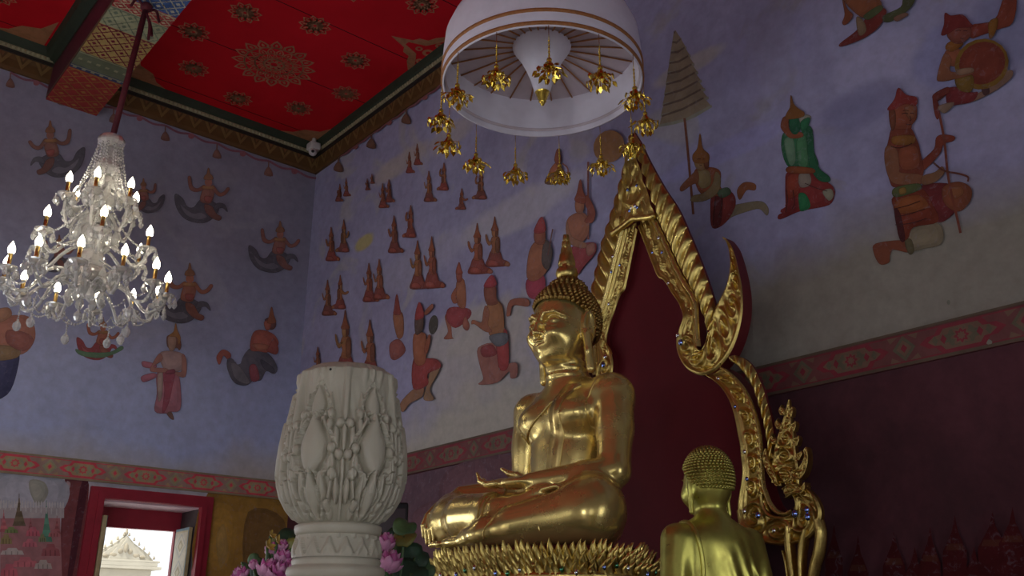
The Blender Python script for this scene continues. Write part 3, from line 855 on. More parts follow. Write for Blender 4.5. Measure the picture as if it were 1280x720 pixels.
# attendants at the middle of the wall
W.ell(763, 184, 19, 21, paint(112, 80, 52), 30)
W.line([(737, 203), (737, 300)], 2.4, paint(94, 54, 50))
W.crop(540, 180, 3.0, [
 ((112, 46, 52), [(528, 390), (612, 372), (617, 410), (575, 460), (545, 495), (518, 450)]), ((124, 80, 76), [(585, 385), (612, 375), (615, 405), (590, 420)]),
 ((122, 76, 62), [(512, 290), (560, 258), (592, 282), (590, 340), (560, 375), (528, 372)]), ((114, 62, 52), [(588, 195), (617, 255), (606, 296), (578, 292), (596, 264), (580, 225)]), ((132, 84, 70), [(512, 292), (530, 350), (582, 375), (576, 392), (528, 378), (510, 335)]),
 ((126, 78, 62), [(545, 215), (575, 218), (570, 258), (547, 256)]), ((112, 58, 44), [(562, 135), (572, 180), (582, 205), (576, 226), (542, 214), (550, 185)]),
 ((122, 72, 62), [(300, 588), (362, 583), (366, 610), (310, 606), (298, 642), (286, 642)]), ((122, 42, 62), [(362, 512), (425, 498), (422, 575), (370, 575)]),
 ((122, 74, 56), [(370, 410), (395, 368), (430, 370), (452, 400), (440, 470), (400, 512), (363, 502)]), ((66, 58, 60), [(430, 362), (457, 400), (442, 472), (418, 442)]), ((108, 64, 52), [(392, 328), (428, 328), (426, 376), (394, 372)]), ((118, 48, 52), [(418, 276), (430, 305), (428, 332), (390, 334), (400, 300)]),
 ((120, 70, 52), [(455, 90), (480, 70), (495, 110), (470, 140), (445, 120)]), ((96, 70, 56), [(430, 150), (450, 112), (490, 125), (488, 150)]), ((108, 60, 46), [(478, 20), (490, 60), (480, 82), (466, 62)])])
W.line([(693, 287), (687, 320)], 1.6, paint(84, 56, 52))
W.line([(705, 205), (712, 212), (710, 224), (702, 230)], 1.6, paint(112, 66, 50))
W.crop(480, 330, 3.79, [
 ((122, 78, 76), [(455, 400), (540, 383), (552, 500), (590, 478), (637, 473), (637, 532), (610, 542), (600, 510), (545, 562), (458, 572), (480, 545), (463, 480)]),
 ((124, 46, 48), [(545, 345), (590, 318), (597, 482), (560, 502), (545, 430)]), ((104, 44, 48), [(470, 400), (520, 385), (540, 430), (480, 440)]),
 ((134, 80, 56), [(500, 190), (545, 178), (572, 220), (572, 332), (520, 348), (500, 300)]), ((76, 78, 92), [(508, 345), (587, 330), (592, 372), (545, 392)]), ((128, 74, 60), [(490, 200), (507, 230), (500, 290), (520, 320), (490, 322), (440, 287), (424, 287), (430, 268), (470, 280), (480, 230)]),
 ((98, 56, 46), [(485, 108), (535, 108), (540, 160), (545, 190), (495, 190)]), ((128, 42, 52), [(518, 55), (542, 95), (520, 112), (482, 108)]),
 ((128, 86, 70), [(150, 595), (195, 588), (187, 630), (130, 662), (97, 702), (88, 660)]), ((128, 92, 76), [(240, 480), (272, 500), (225, 592), (245, 642), (198, 642), (215, 570)]), ((112, 42, 42), [(150, 452), (212, 450), (258, 455), (277, 490), (215, 522), (216, 572), (148, 590)]),
 ((124, 70, 50), [(150, 338), (202, 333), (207, 400), (200, 472), (155, 468)]), ((120, 68, 52), [(200, 402), (222, 338), (228, 362), (212, 425)]), ((66, 50, 46), [(158, 248), (192, 248), (192, 310), (160, 335)]), ((122, 44, 46), [(175, 183), (197, 235), (190, 258), (156, 262)]), ((122, 70, 54), [(200, 232), (235, 193), (240, 210), (210, 242)]),
 ((126, 72, 60), [(290, 250), (312, 240), (322, 345), (330, 352), (285, 354), (305, 320)]), ((112, 44, 50), [(312, 208), (402, 213), (406, 252), (340, 302), (298, 260)]), ((124, 74, 56), [(345, 88), (380, 78), (387, 200), (350, 192)]), ((124, 70, 54), [(345, 110), (320, 150), (330, 185), (350, 180), (340, 155)]), ((110, 58, 48), [(345, 38), (368, 38), (366, 80), (348, 82)]), ((112, 56, 44), [(356, -8), (366, 25), (372, 45), (342, 45)]),
 ((118, 70, 62), [(385, 250), (405, 290), (395, 315), (375, 295)]),
 ((110, 60, 58), [(30, 380), (72, 358), (102, 410), (60, 452), (33, 442)]), ((122, 76, 56), [(45, 240), (87, 233), (92, 332), (65, 348)]), ((112, 52, 48), [(62, 142), (76, 212), (80, 238), (48, 238), (50, 212)])])
W.ell(480 + 235 / 3.79, 330 + 288 / 3.79, 22 / 3.79, 46 / 3.79, paint(50, 48, 44), 8)
for x, y, h, f, p in [(597, 342, 63, 1, 0), (619, 333, 62, 1, 0), (602, 249, 37, -1, 2), (578, 262, 26, -1, 1), (537, 252, 38, 1, 0), (556, 238, 34, -1, 2), (415, 326, 42, 1, 0), (431, 315, 40, -1, 0), (494, 316, 46, 1, 0), (515, 297, 40, -1, 2),
                      (480, 260, 30, 1, 0), (488, 253, 28, 1, 0), (461, 238, 14, 1, 0), (467, 230, 12, 1, 0), (425, 252, 22, 1, 0), (433, 245, 22, 1, 0), (512, 216, 26, 1, 0), (522, 206, 26, 1, 0), (410, 394, 44, 1, 0), (426, 386, 42, -1, 1), (462, 377, 48, 1, 0), (475, 374, 50, 1, 0),
                      (523, 361, 60, 1, 0), (541, 360, 64, 1, 0), (433, 470, 82, 1, 0), (464, 472, 72, 1, 0), (399, 468, 34, 1, 0)]:
    W.kneeler(x, y, h, f, 0.56 if x < 560 else .66, skin=(118 + rnd.uniform(-8, 10), 68 + rnd.uniform(-6, 6), 46), skirt=(96 + rnd.uniform(-10, 12), 46, 40), pose=p)
def gr(i):
    x = 425 + i * 40 + i * i * 1.2
    return (x, 215 - (x - 398) * .705)
garland(W, gr, 3)
# faded temple roofs at the foot of the wall
for x, y, w in [(1045, 660, 22), (1075, 676, 26), (1120, 668, 28), (1165, 664, 26), (1196, 650, 30), (1243, 645, 36), (1268, 640, 34), (1018, 690, 20), (1146, 690, 40), (1220, 690, 44)]:
    W.poly([(x, y - 6), (x + w * .12, y + 14), (x + w * .5, y + 40), (x + w * .5, y + 110), (x - w * .5, y + 110), (x - w * .5, y + 40), (x - w * .12, y + 14)], paint(66, 22, 28), 1)
    W.poly([(x - w * .3, y + 30), (x + w * .3, y + 30), (x + w * .4, y + 38), (x - w * .4, y + 38)], paint(76, 40, 36), 1)
W.ell(1238.5, 428.5, 4.2, 3.2, paint(160, 160, 160), 10)
W.ell(1188, 379, 2.2, 3, paint(110, 110, 110), 0)
W.hue = (1, 1, 1); W.outline = 0
# lighter dado paint nearer the corner, light falloff put into the colour
W.poly([(380, 628), (505, 597), (640, 566), (760, 538), (740, 600), (735, 760), (380, 760)], paint(74, 58, 66), 1)
for pts in ([(560, 590), (640, 570), (640, 640), (560, 650)], [(520, 640), (560, 630), (550, 700), (510, 700)]):
    W.poly(pts, paint(78, 58, 64), 4)
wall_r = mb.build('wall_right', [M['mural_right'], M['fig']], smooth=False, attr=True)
tag(wall_r, kind='structure')

# near side wall and entrance wall (behind the camera)
M['mural_plain'] = simple('faded_fresco_wall', (0.34, 0.33, 0.38), 0.85, var=0.25, scale=0.8)
mb = MB(); wall_with_openings(0, YN - WT, YN, XB - WT, XR, ZC + .1, NEAR_OPEN, mb, 1)
tag(mb.build('wall_near', M['mural_plain'], smooth=False), kind='structure')
mb = MB(); wall_with_openings(1, XB - WT, XB, YN, YL, ZC + .1, BACK_OPEN, mb, 1)
tag(mb.build('wall_back', M['mural_plain'], smooth=False), kind='structure')
mb = MB(); mb.box(XB - WT, XR + WT, YN - WT, YL + WT, -.2, 0)
tag(mb.build('floor', M['floor'], smooth=False), kind='structure')

# ------------------------------------------------------------------ ceiling with stencilled stars
def ceil_mat():
    m, nt, N, L, b = new_mat('red_ceiling_boards')
    geo = N.new('ShaderNodeNewGeometry')
    sep = N.new('ShaderNodeSeparateXYZ'); L.new(geo.outputs['Position'], sep.inputs[0])
    n = noise(nt, 1.2, 5)
    r = ramp(nt, n.outputs[0], [(.3, (0.50, 0.006, 0.013)), (.7, (0.62, 0.009, 0.019))])
    # board joints run across the hall every 0.62 m
    f = math_n(nt, 'FRACT', math_n(nt, 'MULTIPLY', math_n(nt, 'ADD', sep.outputs[1], .18), 1 / 1.17))
    j = math_n(nt, 'LESS_THAN', f, .012)
    c = mixc(nt, j, r.outputs[0], (0.03, 0.004, 0.006))
    L.new(c, b.inputs['Base Color']); b.inputs['Roughness'].default_value = .6
    b.inputs['Specular IOR Level'].default_value = .15
    return m
M['ceiling'] = ceil_mat()
M['stencil'] = gold_mat('stencilled_gilding', (0.52, 0.24, 0.12), 0.5, wear=.5, bump=.05)
M['stencil'].node_tree.nodes['Principled BSDF'].inputs['Metallic'].default_value = 0.35

mb = MB()
mb.box(XB - WT, XR + WT, YN - WT, YL + WT, ZC, ZC + .15)
Zs = ZC - .002
def flat(pts, z=Zs):
    W = [Vector((p[0], p[1], z)) for p in pts]
    mb.add(W, [t for t in tessellate_polygon([W])], 1)
def ring(cx, cy, r0, r1, n=40, z=Zs):
    v, f = [], []
    for i in range(n):
        a = 2 * math.pi * i / n
        v += [(cx + r0 * math.cos(a), cy + r0 * math.sin(a), z), (cx + r1 * math.cos(a), cy + r1 * math.sin(a), z)]
    for i in range(n):
        j = (i + 1) % n
        f.append((2 * i, 2 * i + 1, 2 * j + 1, 2 * j))
    mb.add(v, f, 1)
def petal(cx, cy, a, r0, r1, w, z=Zs, hollow=True):
    """pointed petal outline from r0 to r1"""
    def P(r, t): return (cx + r * math.cos(a) - t * math.sin(a), cy + r * math.sin(a) + t * math.cos(a))
    L = r1 - r0
    out = [P(r0, -w * .45), P(r0 + L * .35, -w * .55), P(r0 + L * .7, -w * .3), P(r1, 0), P(r0 + L * .7, w * .3), P(r0 + L * .35, w * .55), P(r0, w * .45)]
    if not hollow:
        flat(out, z); return
    inn = [P(r0 + L * .12, -w * .26), P(r0 + L * .36, -w * .34), P(r0 + L * .62, -w * .17), P(r0 + L * .76, 0), P(r0 + L * .62, w * .17), P(r0 + L * .36, w * .34), P(r0 + L * .12, w * .26)]
    v = [(p[0], p[1], z) for p in out + inn]
    f = [(i, (i + 1) % 7, 7 + (i + 1) % 7, 7 + i) for i in range(7)]
    mb.add(v, f, 1)
    flat([P(r0 + L * .2, -w * .1), P(r0 + L * .42, -w * .13), P(r0 + L * .56, 0), P(r0 + L * .42, w * .13), P(r0 + L * .2, w * .1)], z)
def medallion(cx, cy, s=1.0):
    for i in range(16):
        a = 2 * math.pi * i / 16
        petal(cx, cy, a, .34 * s, .50 * s, .13 * s)
        petal(cx, cy, a + math.pi / 16, .22 * s, .345 * s, .09 * s)
        petal(cx, cy, a, .12 * s, .235 * s, .055 * s)
    for r0, r1 in ((.335, .35), (.215, .23), (.10, .13), (.04, .055)): ring(cx, cy, r0 * s, r1 * s)
    for i in range(8): petal(cx, cy, 2 * math.pi * i / 8, .05 * s, .11 * s, .04 * s, hollow=False)
def small_star(cx, cy, r=.185, a0=0):
    for i in range(10):
        a = a0 + 2 * math.pi * i / 10
        petal(cx, cy, a, .45 * r, r, .46 * r)
        petal(cx, cy, a + math.pi / 10, .2 * r, .55 * r, .26 * r, hollow=False)
    ring(cx, cy, .38 * r, .46 * r, 24); ring(cx, cy, .1 * r, .2 * r, 16)
XCS = [3.99, .42, -3.15]
for xc in XCS:
    for yc in (9.15, 6.35, 3.55, .75):
        if xc < 0 and yc < 3: continue
        medallion(xc, yc)
        for i in range(8):
            a = math.pi / 4 * i
            small_star(xc + 1.0 * math.cos(a), yc + 1.0 * math.sin(a), .19, a)
    for yc in (7.75, 4.95, 2.15):
        for sgn in (1, -1):
            x0 = xc + sgn * 1.34
            tip = (x0 - sgn * .58, yc)
            flat([(x0, yc - .50), (x0 - sgn * .16, yc - .30), (x0 - sgn * .2, yc - .2), (x0 - sgn * .3, yc - .17), (x0 - sgn * .34, yc - .09), tip, (x0 - sgn * .34, yc + .09), (x0 - sgn * .3, yc + .17), (x0 - sgn * .2, yc + .2), (x0 - sgn * .16, yc + .30), (x0, yc + .50), (x0, yc + .38), (x0 - sgn * .10, yc + .2), (x0 - sgn * .16, yc + .1), (x0 - sgn * .36, yc + .03), (x0 - sgn * .36, yc - .03), (x0 - sgn * .16, yc - .1), (x0 - sgn * .10, yc - .2), (x0, yc - .38)])
            ring(x0 - sgn * .06, yc, .03, .07, 14); ring(x0 - sgn * .19, yc, .02, .045, 12)
            for k in (-1, 1):
                ring(x0 - sgn * .04, yc + k * .2, .02, .05, 12)
    # corner leaves
    for sx in (1, -1):
        for sy, ye in ((1, YL - .12),):
            x0 = xc + sx * 1.34
            flat([(x0, ye), (x0 - sx * .62, ye), (x0 - sx * .4, ye - .12), (x0 - sx * .3, ye - .28), (x0 - sx * .12, ye - .36), (x0, ye - .62)])
ceil = mb.build('ceiling', [M['ceiling'], M['stencil']], smooth=False)
tag(ceil, kind='structure')

# ------------------------------------------------------------------ painted beams
def beam_mesh(x0, x1):
    mb = MB()
    z0, z1 = 7.46, ZC
    ya, yb = YN, YL
    bands = [(10.69, 9.80, 'lat', (0.36, 0.035, 0.03), (0.42, 0.20, 0.05)), (9.80, 9.72, 'dot', (0.04, 0.06, 0.14), (.3, .3, .2)), (9.72, 9.42, 'dot', (0.15, 0.17, 0.10), (0.28, 0.28, 0.16)), (9.42, 8.78, 'lat', (0.44, 0.30, 0.10), (0.24, 0.03, 0.05)),
             (8.78, 8.42, 'lat', (0.36, 0.37, 0.22), (0.20, 0.24, 0.16)), (8.42, 8.20, 'lat', (0.42, 0.05, 0.05), (0.55, 0.48, 0.30)), (8.20, 7.75, 'lat', (0.05, 0.11, 0.30), (0.50, 0.50, 0.40)), (7.75, 7.3, 'lat', (0.42, 0.05, 0.05), (0.55, 0.48, 0.30)),
             (7.3, 1.4, 'lat', (0.36, 0.035, 0.03), (0.42, 0.24, 0.06)), (1.4, YN, 'lat', (0.05, 0.11, 0.30), (0.50, 0.50, 0.40))]
    for yh, yl, kind, ca, cb in bands:
        mb.box(x0, x1, yl, yh, z0, z1, 0, col=ca)
        # drawn pattern on the soffit and on the side faces
        wlat = .145 if yh < 10 else .19
        def quad(a, b, w, z=None, side=None):
            a, b = np.array(a), np.array(b)
            t = (b - a) / (np.linalg.norm(b - a) + 1e-9); n = np.array([-t[1], t[0]]) * w / 2
            q = [a + n, b + n, b - n, a - n]
            if side is None: mb.add([(p[0], p[1], z0 - .002) for p in q], [(0, 1, 2, 3)], 0, cb)
            else: mb.add([(side, p[1], z0 + p[0]) for p in q], [(0, 1, 2, 3)], 0, cb)
        if kind == 'lat' and yl > 6.5:
            ny = max(1, round((yh - yl) / wlat)); dy = (yh - yl) / ny
            nx = max(2, round((x1 - x0) / wlat)); dx = (x1 - x0) / nx
            for i in range(nx):
                for j in range(ny):
                    cx, cy = x0 + (i + .5) * dx, yl + (j + .5) * dy
                    pts = [(cx - dx * .5, cy), (cx, cy + dy * .5), (cx + dx * .5, cy), (cx, cy - dy * .5)]
                    for k in range(4): quad(pts[k], pts[(k + 1) % 4], .012)
                    mb.add([(cx + s * dx * .18, cy + t * dy * .18, z0 - .0025) for s, t in ((-1, 0), (0, 1), (1, 0), (0, -1))], [(0, 1, 2, 3)], 0, cb)
                    for s, t in ((.25, .25), (-.25, .25), (.25, -.25), (-.25, -.25)):
                        quad((cx + s * dx - .012, cy + t * dy), (cx + s * dx + .012, cy + t * dy), .02)
        else:
            n = 6
            for i in range(n):
                cx = x0 + (i + .5) * (x1 - x0) / n
                quad((cx - .02, (yh + yl) / 2), (cx + .02, (yh + yl) / 2), .04)
        mb.add([(x0, yl + .01, z0 - .0015), (x1, yl + .01, z0 - .0015), (x1, yl + .03, z0 - .0015), (x0, yl + .03, z0 - .0015)], [(0, 1, 2, 3)], 0, cb)
    # side faces: plum with their shade put into the dark colour, thin gilt edge line
    for xs, sg in ((x0, -1), (x1, 1)):
        x = xs + sg * .004
        mb.add([(x, YN, z0 + .02), (x, YL, z0 + .02), (x, YL, z1), (x, YN, z1)], [(0, 1, 2, 3)], 0, (0.10, 0.018, 0.03))
        x = xs + sg * .006
        mb.add([(x, YN, z0 + .02), (x, YL, z0 + .02), (x, YL, z0 + .045), (x, YN, z0 + .045)], [(0, 1, 2, 3)], 0, (0.20, 0.18, 0.10))
    return mb.build('beam', M['painted'], smooth=False, attr=True)
BEAMX = [(1.92, 2.49)]
for i, (a, b) in enumerate([(1.92, 2.49), (-1.65, -1.08), (-5.2, -4.63)]):
    if i == 0: bo = beam_mesh(a, b)
    else:
        bo = bo.copy(); COL.objects.link(bo); bo.location.x = a - 1.92
    tag(bo, kind='structure')

# ------------------------------------------------------------------ cornices (trim) round the ceiling
C_BR, C_GR, C_BE, C_DK = (0.125, 0.062, 0.018), (0.030, 0.042, 0.024), (0.30, 0.27, 0.16), (0.018, 0.012, 0.008)
def cornice(name, p0, p1, n, beads=True):
    """moulded strip along the wall from p0 to p1 (2D), n = inward normal"""
    mb = MB()
    prof = [(.00, 7.66), (.035, 7.66), (.045, 7.70), (.05, 7.80), (.065, 7.86), (.075, 7.87), (.075, 7.885), (.095, 7.90), (.105, 7.93), (.105, 7.95), (.13, 7.97), (.15, 8.02), (.16, ZC)]
    cols = [C_BR, C_BR, C_BR, C_BR, C_DK, C_DK, C_DK, C_BE, C_BE, C_GR, C_GR, C_GR]
    for (d0, z0), (d1, z1), c in zip(prof[:-1], prof[1:], cols):
        q = [(p0[0] + n[0] * d0, p0[1] + n[1] * d0, z0), (p1[0] + n[0] * d0, p1[1] + n[1] * d0, z0), (p1[0] + n[0] * d1, p1[1] + n[1] * d1, z1), (p0[0] + n[0] * d1, p0[1] + n[1] * d1, z1)]
        mb.add(q, [(0, 1, 2, 3)], 0, c)
    L = math.hypot(p1[0] - p0[0], p1[1] - p0[1])
    t = ((p1[0] - p0[0]) / L, (p1[1] - p0[1]) / L)
    if beads:
        k = int(L / .052)
        for i in range(k):
            s = (i + .5) * L / k
            c = (p0[0] + t[0] * s + n[0] * .103, p0[1] + t[1] * s + n[1] * .103, 7.928)
            nb = len(mb.v); mb.ball(c, .021, 6, 4)
            for j in range(nb, len(mb.v)): mb.c[j] = (0.36, 0.33, 0.20)
    # leaf tongues on the brown fascia
    k = int(L / .21)
    for i in range(k):
        s = (i + .5) * L / k
        def P(u, z, d): return (p0[0] + t[0] * (s + u) + n[0] * d, p0[1] + t[1] * (s + u) + n[1] * d, z)
        mb.add([P(-.09, 7.85, .068), P(0, 7.70, .052), P(.09, 7.85, .068), P(.05, 7.855, .07), P(0, 7.76, .058), P(-.05, 7.855, .07)], [(0, 1, 4, 5), (1, 2, 3, 4)], 0, (0.20, 0.12, 0.04))
        mb.add([P(-.02, 7.85, .069), P(0, 7.80, .063), P(.02, 7.85, .069)], [(0, 1, 2)], 0, (0.2, 0.09, 0.035))
    o = mb.build(name, M['painted'], smooth=False, attr=True)
    tag(o, kind='structure')
cornice('trim_1', (1.92, YL), (-1.08, YL), (0, -1))
cornice('trim_2', (XR, YL), (2.49, YL), (0, -1))
cornice('trim_3', (XR, YN), (XR, YL), (-1, 0))
def cove(name, x, sg):
    mb = MB()
    for d0, z0, d1, z1, c in ((0, 7.90, .06, 7.93, C_GR), (.06, 7.93, .10, 7.97, C_GR), (.10, 7.97, .13, ZC, C_GR)):
        mb.add([(x + sg * (.006 + d0), YN, z0), (x + sg * (.006 + d0), YL, z0), (x + sg * (.006 + d1), YL, z1), (x + sg * (.006 + d1), YN, z1)], [(0, 1, 2, 3)], 0, c)
    mb.add([(x + sg * .008, YN, 7.86), (x + sg * .008, YL, 7.86), (x + sg * .008, YL, 7.90), (x + sg * .008, YN, 7.90)], [(0, 1, 2, 3)], 0, C_GR)
    tag(mb.build(name, M['painted'], smooth=False, attr=True), kind='structure')
cove('trim_4', 1.92, -1)
cove('trim_5', 2.49, 1)

# ------------------------------------------------------------------ painted friezes
def frieze(name, along, lo, hi, base, red, gold, green, per, ph):
    mb = MB()
    z0, z1 = 3.15, 3.372
    d = .022
    def P(u, z, e): return (u, YL - e, z) if along == 0 else (XR - e, u, z)
    def sheet(pts, e, c):
        Wp = [Vector(P(u, z, e)) for u, z in pts]
        mb.add(Wp, [t for t in tessellate_polygon([Wp])], 0, c)
    for a, b, c0, c1, col in ((z0, z1, 0, d, base),):
        q = [P(lo, a, 0), P(hi, a, 0), P(hi, b, 0), P(lo, b, 0), P(lo, a, d), P(hi, a, d), P(hi, b, d), P(lo, b, d)]
        mb.add(q, [(4, 5, 6, 7), (0, 1, 5, 4), (3, 7, 6, 2), (0, 4, 7, 3), (1, 2, 6, 5)], 0, col)
    grey = tuple((x + y) / 2 * .8 for x, y in zip(gold, green))
    for a, b in ((z0, z0 + .018), (z1 - .016, z1)):
        mb.add([P(lo, a, d + .01), P(hi, a, d + .01), P(hi, b, d + .01), P(lo, b, d + .01)], [(0, 1, 2, 3)], 0, grey)
    for a, b in ((z0 + .024, z0 + .032), (z1 - .03, z1 - .022)):
        sheet([(lo, a), (hi, a), (hi, b), (lo, b)], d + .001, red)
    zc = (z0 + z1) / 2
    H = (z1 - z0) / 2 - .03
    n = int((hi - lo) / per) + 2
    k0 = math.floor((lo - ph) / per)
    for i in range(n):
        c = ph + (k0 + i) * per
        if c - per * .5 < lo or c + per * .5 > hi: continue
        w = per * .36
        outp = [(c - w, zc), (c - w * .80, zc + H * .45), (c - w * .62, zc + H * .5), (c - w * .5, zc + H), (c + w * .5, zc + H), (c + w * .62, zc + H * .5), (c + w * .8, zc + H * .45), (c + w, zc), (c + w * .8, zc - H * .45), (c + w * .62, zc - H * .5), (c + w * .5, zc - H), (c - w * .5, zc - H), (c - w * .62, zc - H * .5), (c - w * .8, zc - H * .45)]
        sheet(outp, d + .002, red)
        sheet([(c + (u - c) * .80, zc + (z - zc) * .80) for u, z in outp], d + .003, gold)
        sheet([(c + (u - c) * .5, zc + (z - zc) * .62) for u, z in outp], d + .0035, green)
        # rosette
        for r_, col, e in ((.055, gold, .004), (.038, red, .0045), (.022, gold, .005)):
            sheet([(c + r_ * math.cos(t) * (1 + .22 * math.cos(8 * t)), zc + r_ * math.sin(t) * (1 + .22 * math.cos(8 * t))) for t in [math.pi * k / 16 for k in range(32)]], d + e, col)
        for sg in (-1, 1):
            for q in (.42, .62):
                sheet([(c + sg * w * q - .02, zc), (c + sg * w * q, zc + .03), (c + sg * w * q + .02, zc), (c + sg * w * q, zc - .03)], d + .004, red if q < .5 else green)
        m = c + per / 2
        sheet([(m - .075, zc), (m, zc + H), (m + .075, zc), (m, zc - H)], d + .002, green)
        sheet([(m - .05, zc), (m, zc + H * .66), (m + .05, zc), (m, zc - H * .66)], d + .003, gold)
        sheet([(m - .022, zc), (m, zc + H * .35), (m + .022, zc), (m, zc - H * .35)], d + .004, red)
        for sg in (-1, 1):
            for sz in (-1, 1):
                sheet([(m + sg * .03, zc + sz * H), (m + sg * .10, zc + sz * H), (m + sg * .085, zc + sz * H * .55)], d + .0025, gold)
    tag(mb.build(name, M['painted'], smooth=False, attr=True), kind='structure')
frieze('trim_6', 0, XB, XR, paint(84, 68, 62), paint(112, 38, 46), paint(92, 78, 58), paint(80, 80, 64), .675, 2.98)
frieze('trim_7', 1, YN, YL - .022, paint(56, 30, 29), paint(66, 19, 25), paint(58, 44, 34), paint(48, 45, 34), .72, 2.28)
# ------------------------------------------------------------------ window_1 with its shutters
wn = empty('window_1', (3.78, YL, .85))
tag(wn, kind='structure')
def wpart(name, mb, mats, parent=wn, smooth=False, attr=False):
    o = mb.build(name, mats, parent, smooth, attr)
    o.location = (-3.78, -YL, -.85) if parent is wn else (0, 0, 0)
    return o
zt, zb = 2.98, .85
mb = MB()
# outer architrave, two steps
for x0, x1, z0, z1, d0 in ((3.09, 3.235, zb, 3.10, .05), (4.325, 4.465, zb, 3.10, .05), (3.235, 4.325, 2.975, 3.10, .05)):
    mb.box(x0, x1, YL - d0, YL + .02, z0, z1, 0, .0)
for x0, x1, z0, z1 in ((3.17, 3.235, zb, 3.04), (4.325, 4.39, zb, 3.04), (3.235, 4.325, 2.98, 3.04)):
    mb.box(x0, x1, YL - .075, YL - .045, z0, z1, 0, .0)
wpart('frame', mb, M['red_paint'])
mb = MB()
mb.box(3.22, 3.235, YL + .02, YL + WT, zb, zt); mb.box(4.325, 4.34, YL + .02, YL + WT, zb, zt)
mb.box(3.235, 4.325, YL + .02, YL + WT, zb, zb + .02)
wpart('reveal', mb, M['dark_wood'])
mb = MB(); mb.box(3.235, 4.325, YL + .02, YL + .50, zt - .02, zt)
wpart('soffit', mb, M['pink_soffit'])
mb = MB()
mb.box(3.235, 4.325, YL + .50, YL + .58, 2.74, zt - .001, 0, .006)
mb.box(3.235, 3.43, YL + .52, YL + .58, zb, 2.74); mb.box(4.27, 4.325, YL + .52, YL + .58, zb, 2.74)
wpart('transom', mb, M['red_paint'])
# open shutters folded into the reveal, gilt lattice on the inner face
def shutter(x0, x1, y0, y1, z0, z1, face, nx):
    mb = MB()
    mb.box(x0, x1, y0, y1, z0, z1, 0, .006, col=(0.55, 0.47, 0.26))
    xf = x0 - .003 if nx < 0 else x1 + .003
    def q(pts, c, e=0): mb.add([(xf + (e if nx > 0 else -e), y, z) for y, z in pts], [tuple(range(len(pts)))], 0, c)
    a, b, c, d = y0 + .035, y1 - .035, z0 + .05, z1 - .05
    q([(y0, z0), (y1, z0), (y1, z1), (y0, z1)], (0.24, 0.36, 0.44))
    q([(a - .02, c - .02), (b + .02, c - .02), (b + .02, d + .02), (a - .02, d + .02)], (0.62, 0.55, 0.36), .001)
    q([(a, c), (b, c), (b, d), (a, d)], (0.66, 0.62, 0.50), .002)
    n = 6; dz = (d - c) / n; ym = (a + b) / 2
    for i in range(n):
        zm = c + (i + .5) * dz
        for s, col in ((.48, (0.50, 0.50, 0.46)), (.40, (0.68, 0.64, 0.52)), (.24, (0.48, 0.42, 0.26)), (.14, (0.66, 0.60, 0.44))):
            q([(ym - (b - a) * s, zm), (ym, zm + dz * s), (ym + (b - a) * s, zm), (ym, zm - dz * s)], col, .003 + (.5 - s) * .004)
    return mb
wpart('shutter', shutter(4.275, 4.315, YL + .10, YL + .49, zb + .03, 2.76, 1, -1), M['painted'], attr=True)
mb2 = shutter(3.245, 3.285, YL - .10, YL + .36, zb + .03, 2.80, 1, 1)
wpart('shutter', mb2, M['painted'], attr=True)
# lighter walls' other openings: plain red frames so they reflect as windows
k = 2
for (wall, opens) in (('left', LEFT_OPEN[1:]), ('near', NEAR_OPEN)):
    for a, b, z0, z1 in opens:
        yy = (YL, -1) if wall == 'left' else (YN, 1)
        w = empty('window_%d' % k, ((a + b) / 2, yy[0], z0)); k += 1
        tag(w, kind='structure')
        mb = MB()
        for x0, x1, p0, p1 in ((a - .13, a, z0, z1 + .12), (b, b + .13, z0, z1 + .12), (a, b, z1, z1 + .12)):
            ya, yb = sorted((yy[0], yy[0] + yy[1] * .05))
            mb.box(x0, x1, ya, yb, p0, p1)
        o = mb.build('frame', M['red_paint'], w, False); o.location = (-(a + b) / 2, -yy[0], -z0)
for i, (a, b, z0, z1) in enumerate(BACK_OPEN):
    w = empty('door_%d' % (i + 1), (XB, (a + b) / 2, 0)); tag(w, kind='structure')
    mb = MB()
    for y0, y1, p0, p1 in ((a - .2, a, 0, z1 + .2), (b, b + .2, 0, z1 + .2), (a, b, z1, z1 + .2)):
        mb.box(XB, XB + .06, y0, y1, p0, p1)
    o = mb.build('frame', M['red_paint'], w, False); o.location = (-XB, -(a + b) / 2, 0)

# ------------------------------------------------------------------ courtyard and gate outside
GY = 46.0
g0 = on_y(158, 668, GY)
gx = g0.x; gz = g0.z
mb = MB(); mb.box(-60, 80, YL + WT + .1, 90, -.6, -.2)
tag(mb.build('ground', M['courtyard'], smooth=False), kind='structure')
gate = empty('temple_gate', (gx, GY, -.2))
tag(gate, 'pale cream temple gate with pointed pediment seen outside through the window', 'gate')
M['gate'] = simple('sunlit_gate_plaster', (0.40, 0.37, 0.30), 0.8, var=0.08, scale=1.2)
M['gate_orn'] = simple('gate_relief', (0.30, 0.26, 0.19), 0.8, var=0.15, scale=3)
def gpart(name, mb, mat):
    o = mb.build(name, mat, gate, False); o.location = (-gx, -GY, .2); return o
H = gz
mb = MB()
for sg in (-1, 1): mb.box(gx + sg * 1.05 - .35, gx + sg * 1.05 + .35, GY, GY + 2, -.2, H - 2.0, 0, .03)
mb.box(gx - 1.4, gx + 1.4, GY, GY + 2, H - 2.0, H - 1.55, 0, .03)
gpart('pier', mb, M['gate'])
mb = MB()
for w, a, b in ((1.75, 1.55, 1.42), (1.55, 1.42, 1.25), (1.65, 1.25, 1.15)): mb.box(gx - w, gx + w, GY - .3, GY + 2.1, H - a, H - b, 0, .02)
gpart('cornice', mb, M['gate'])
mb = MB()
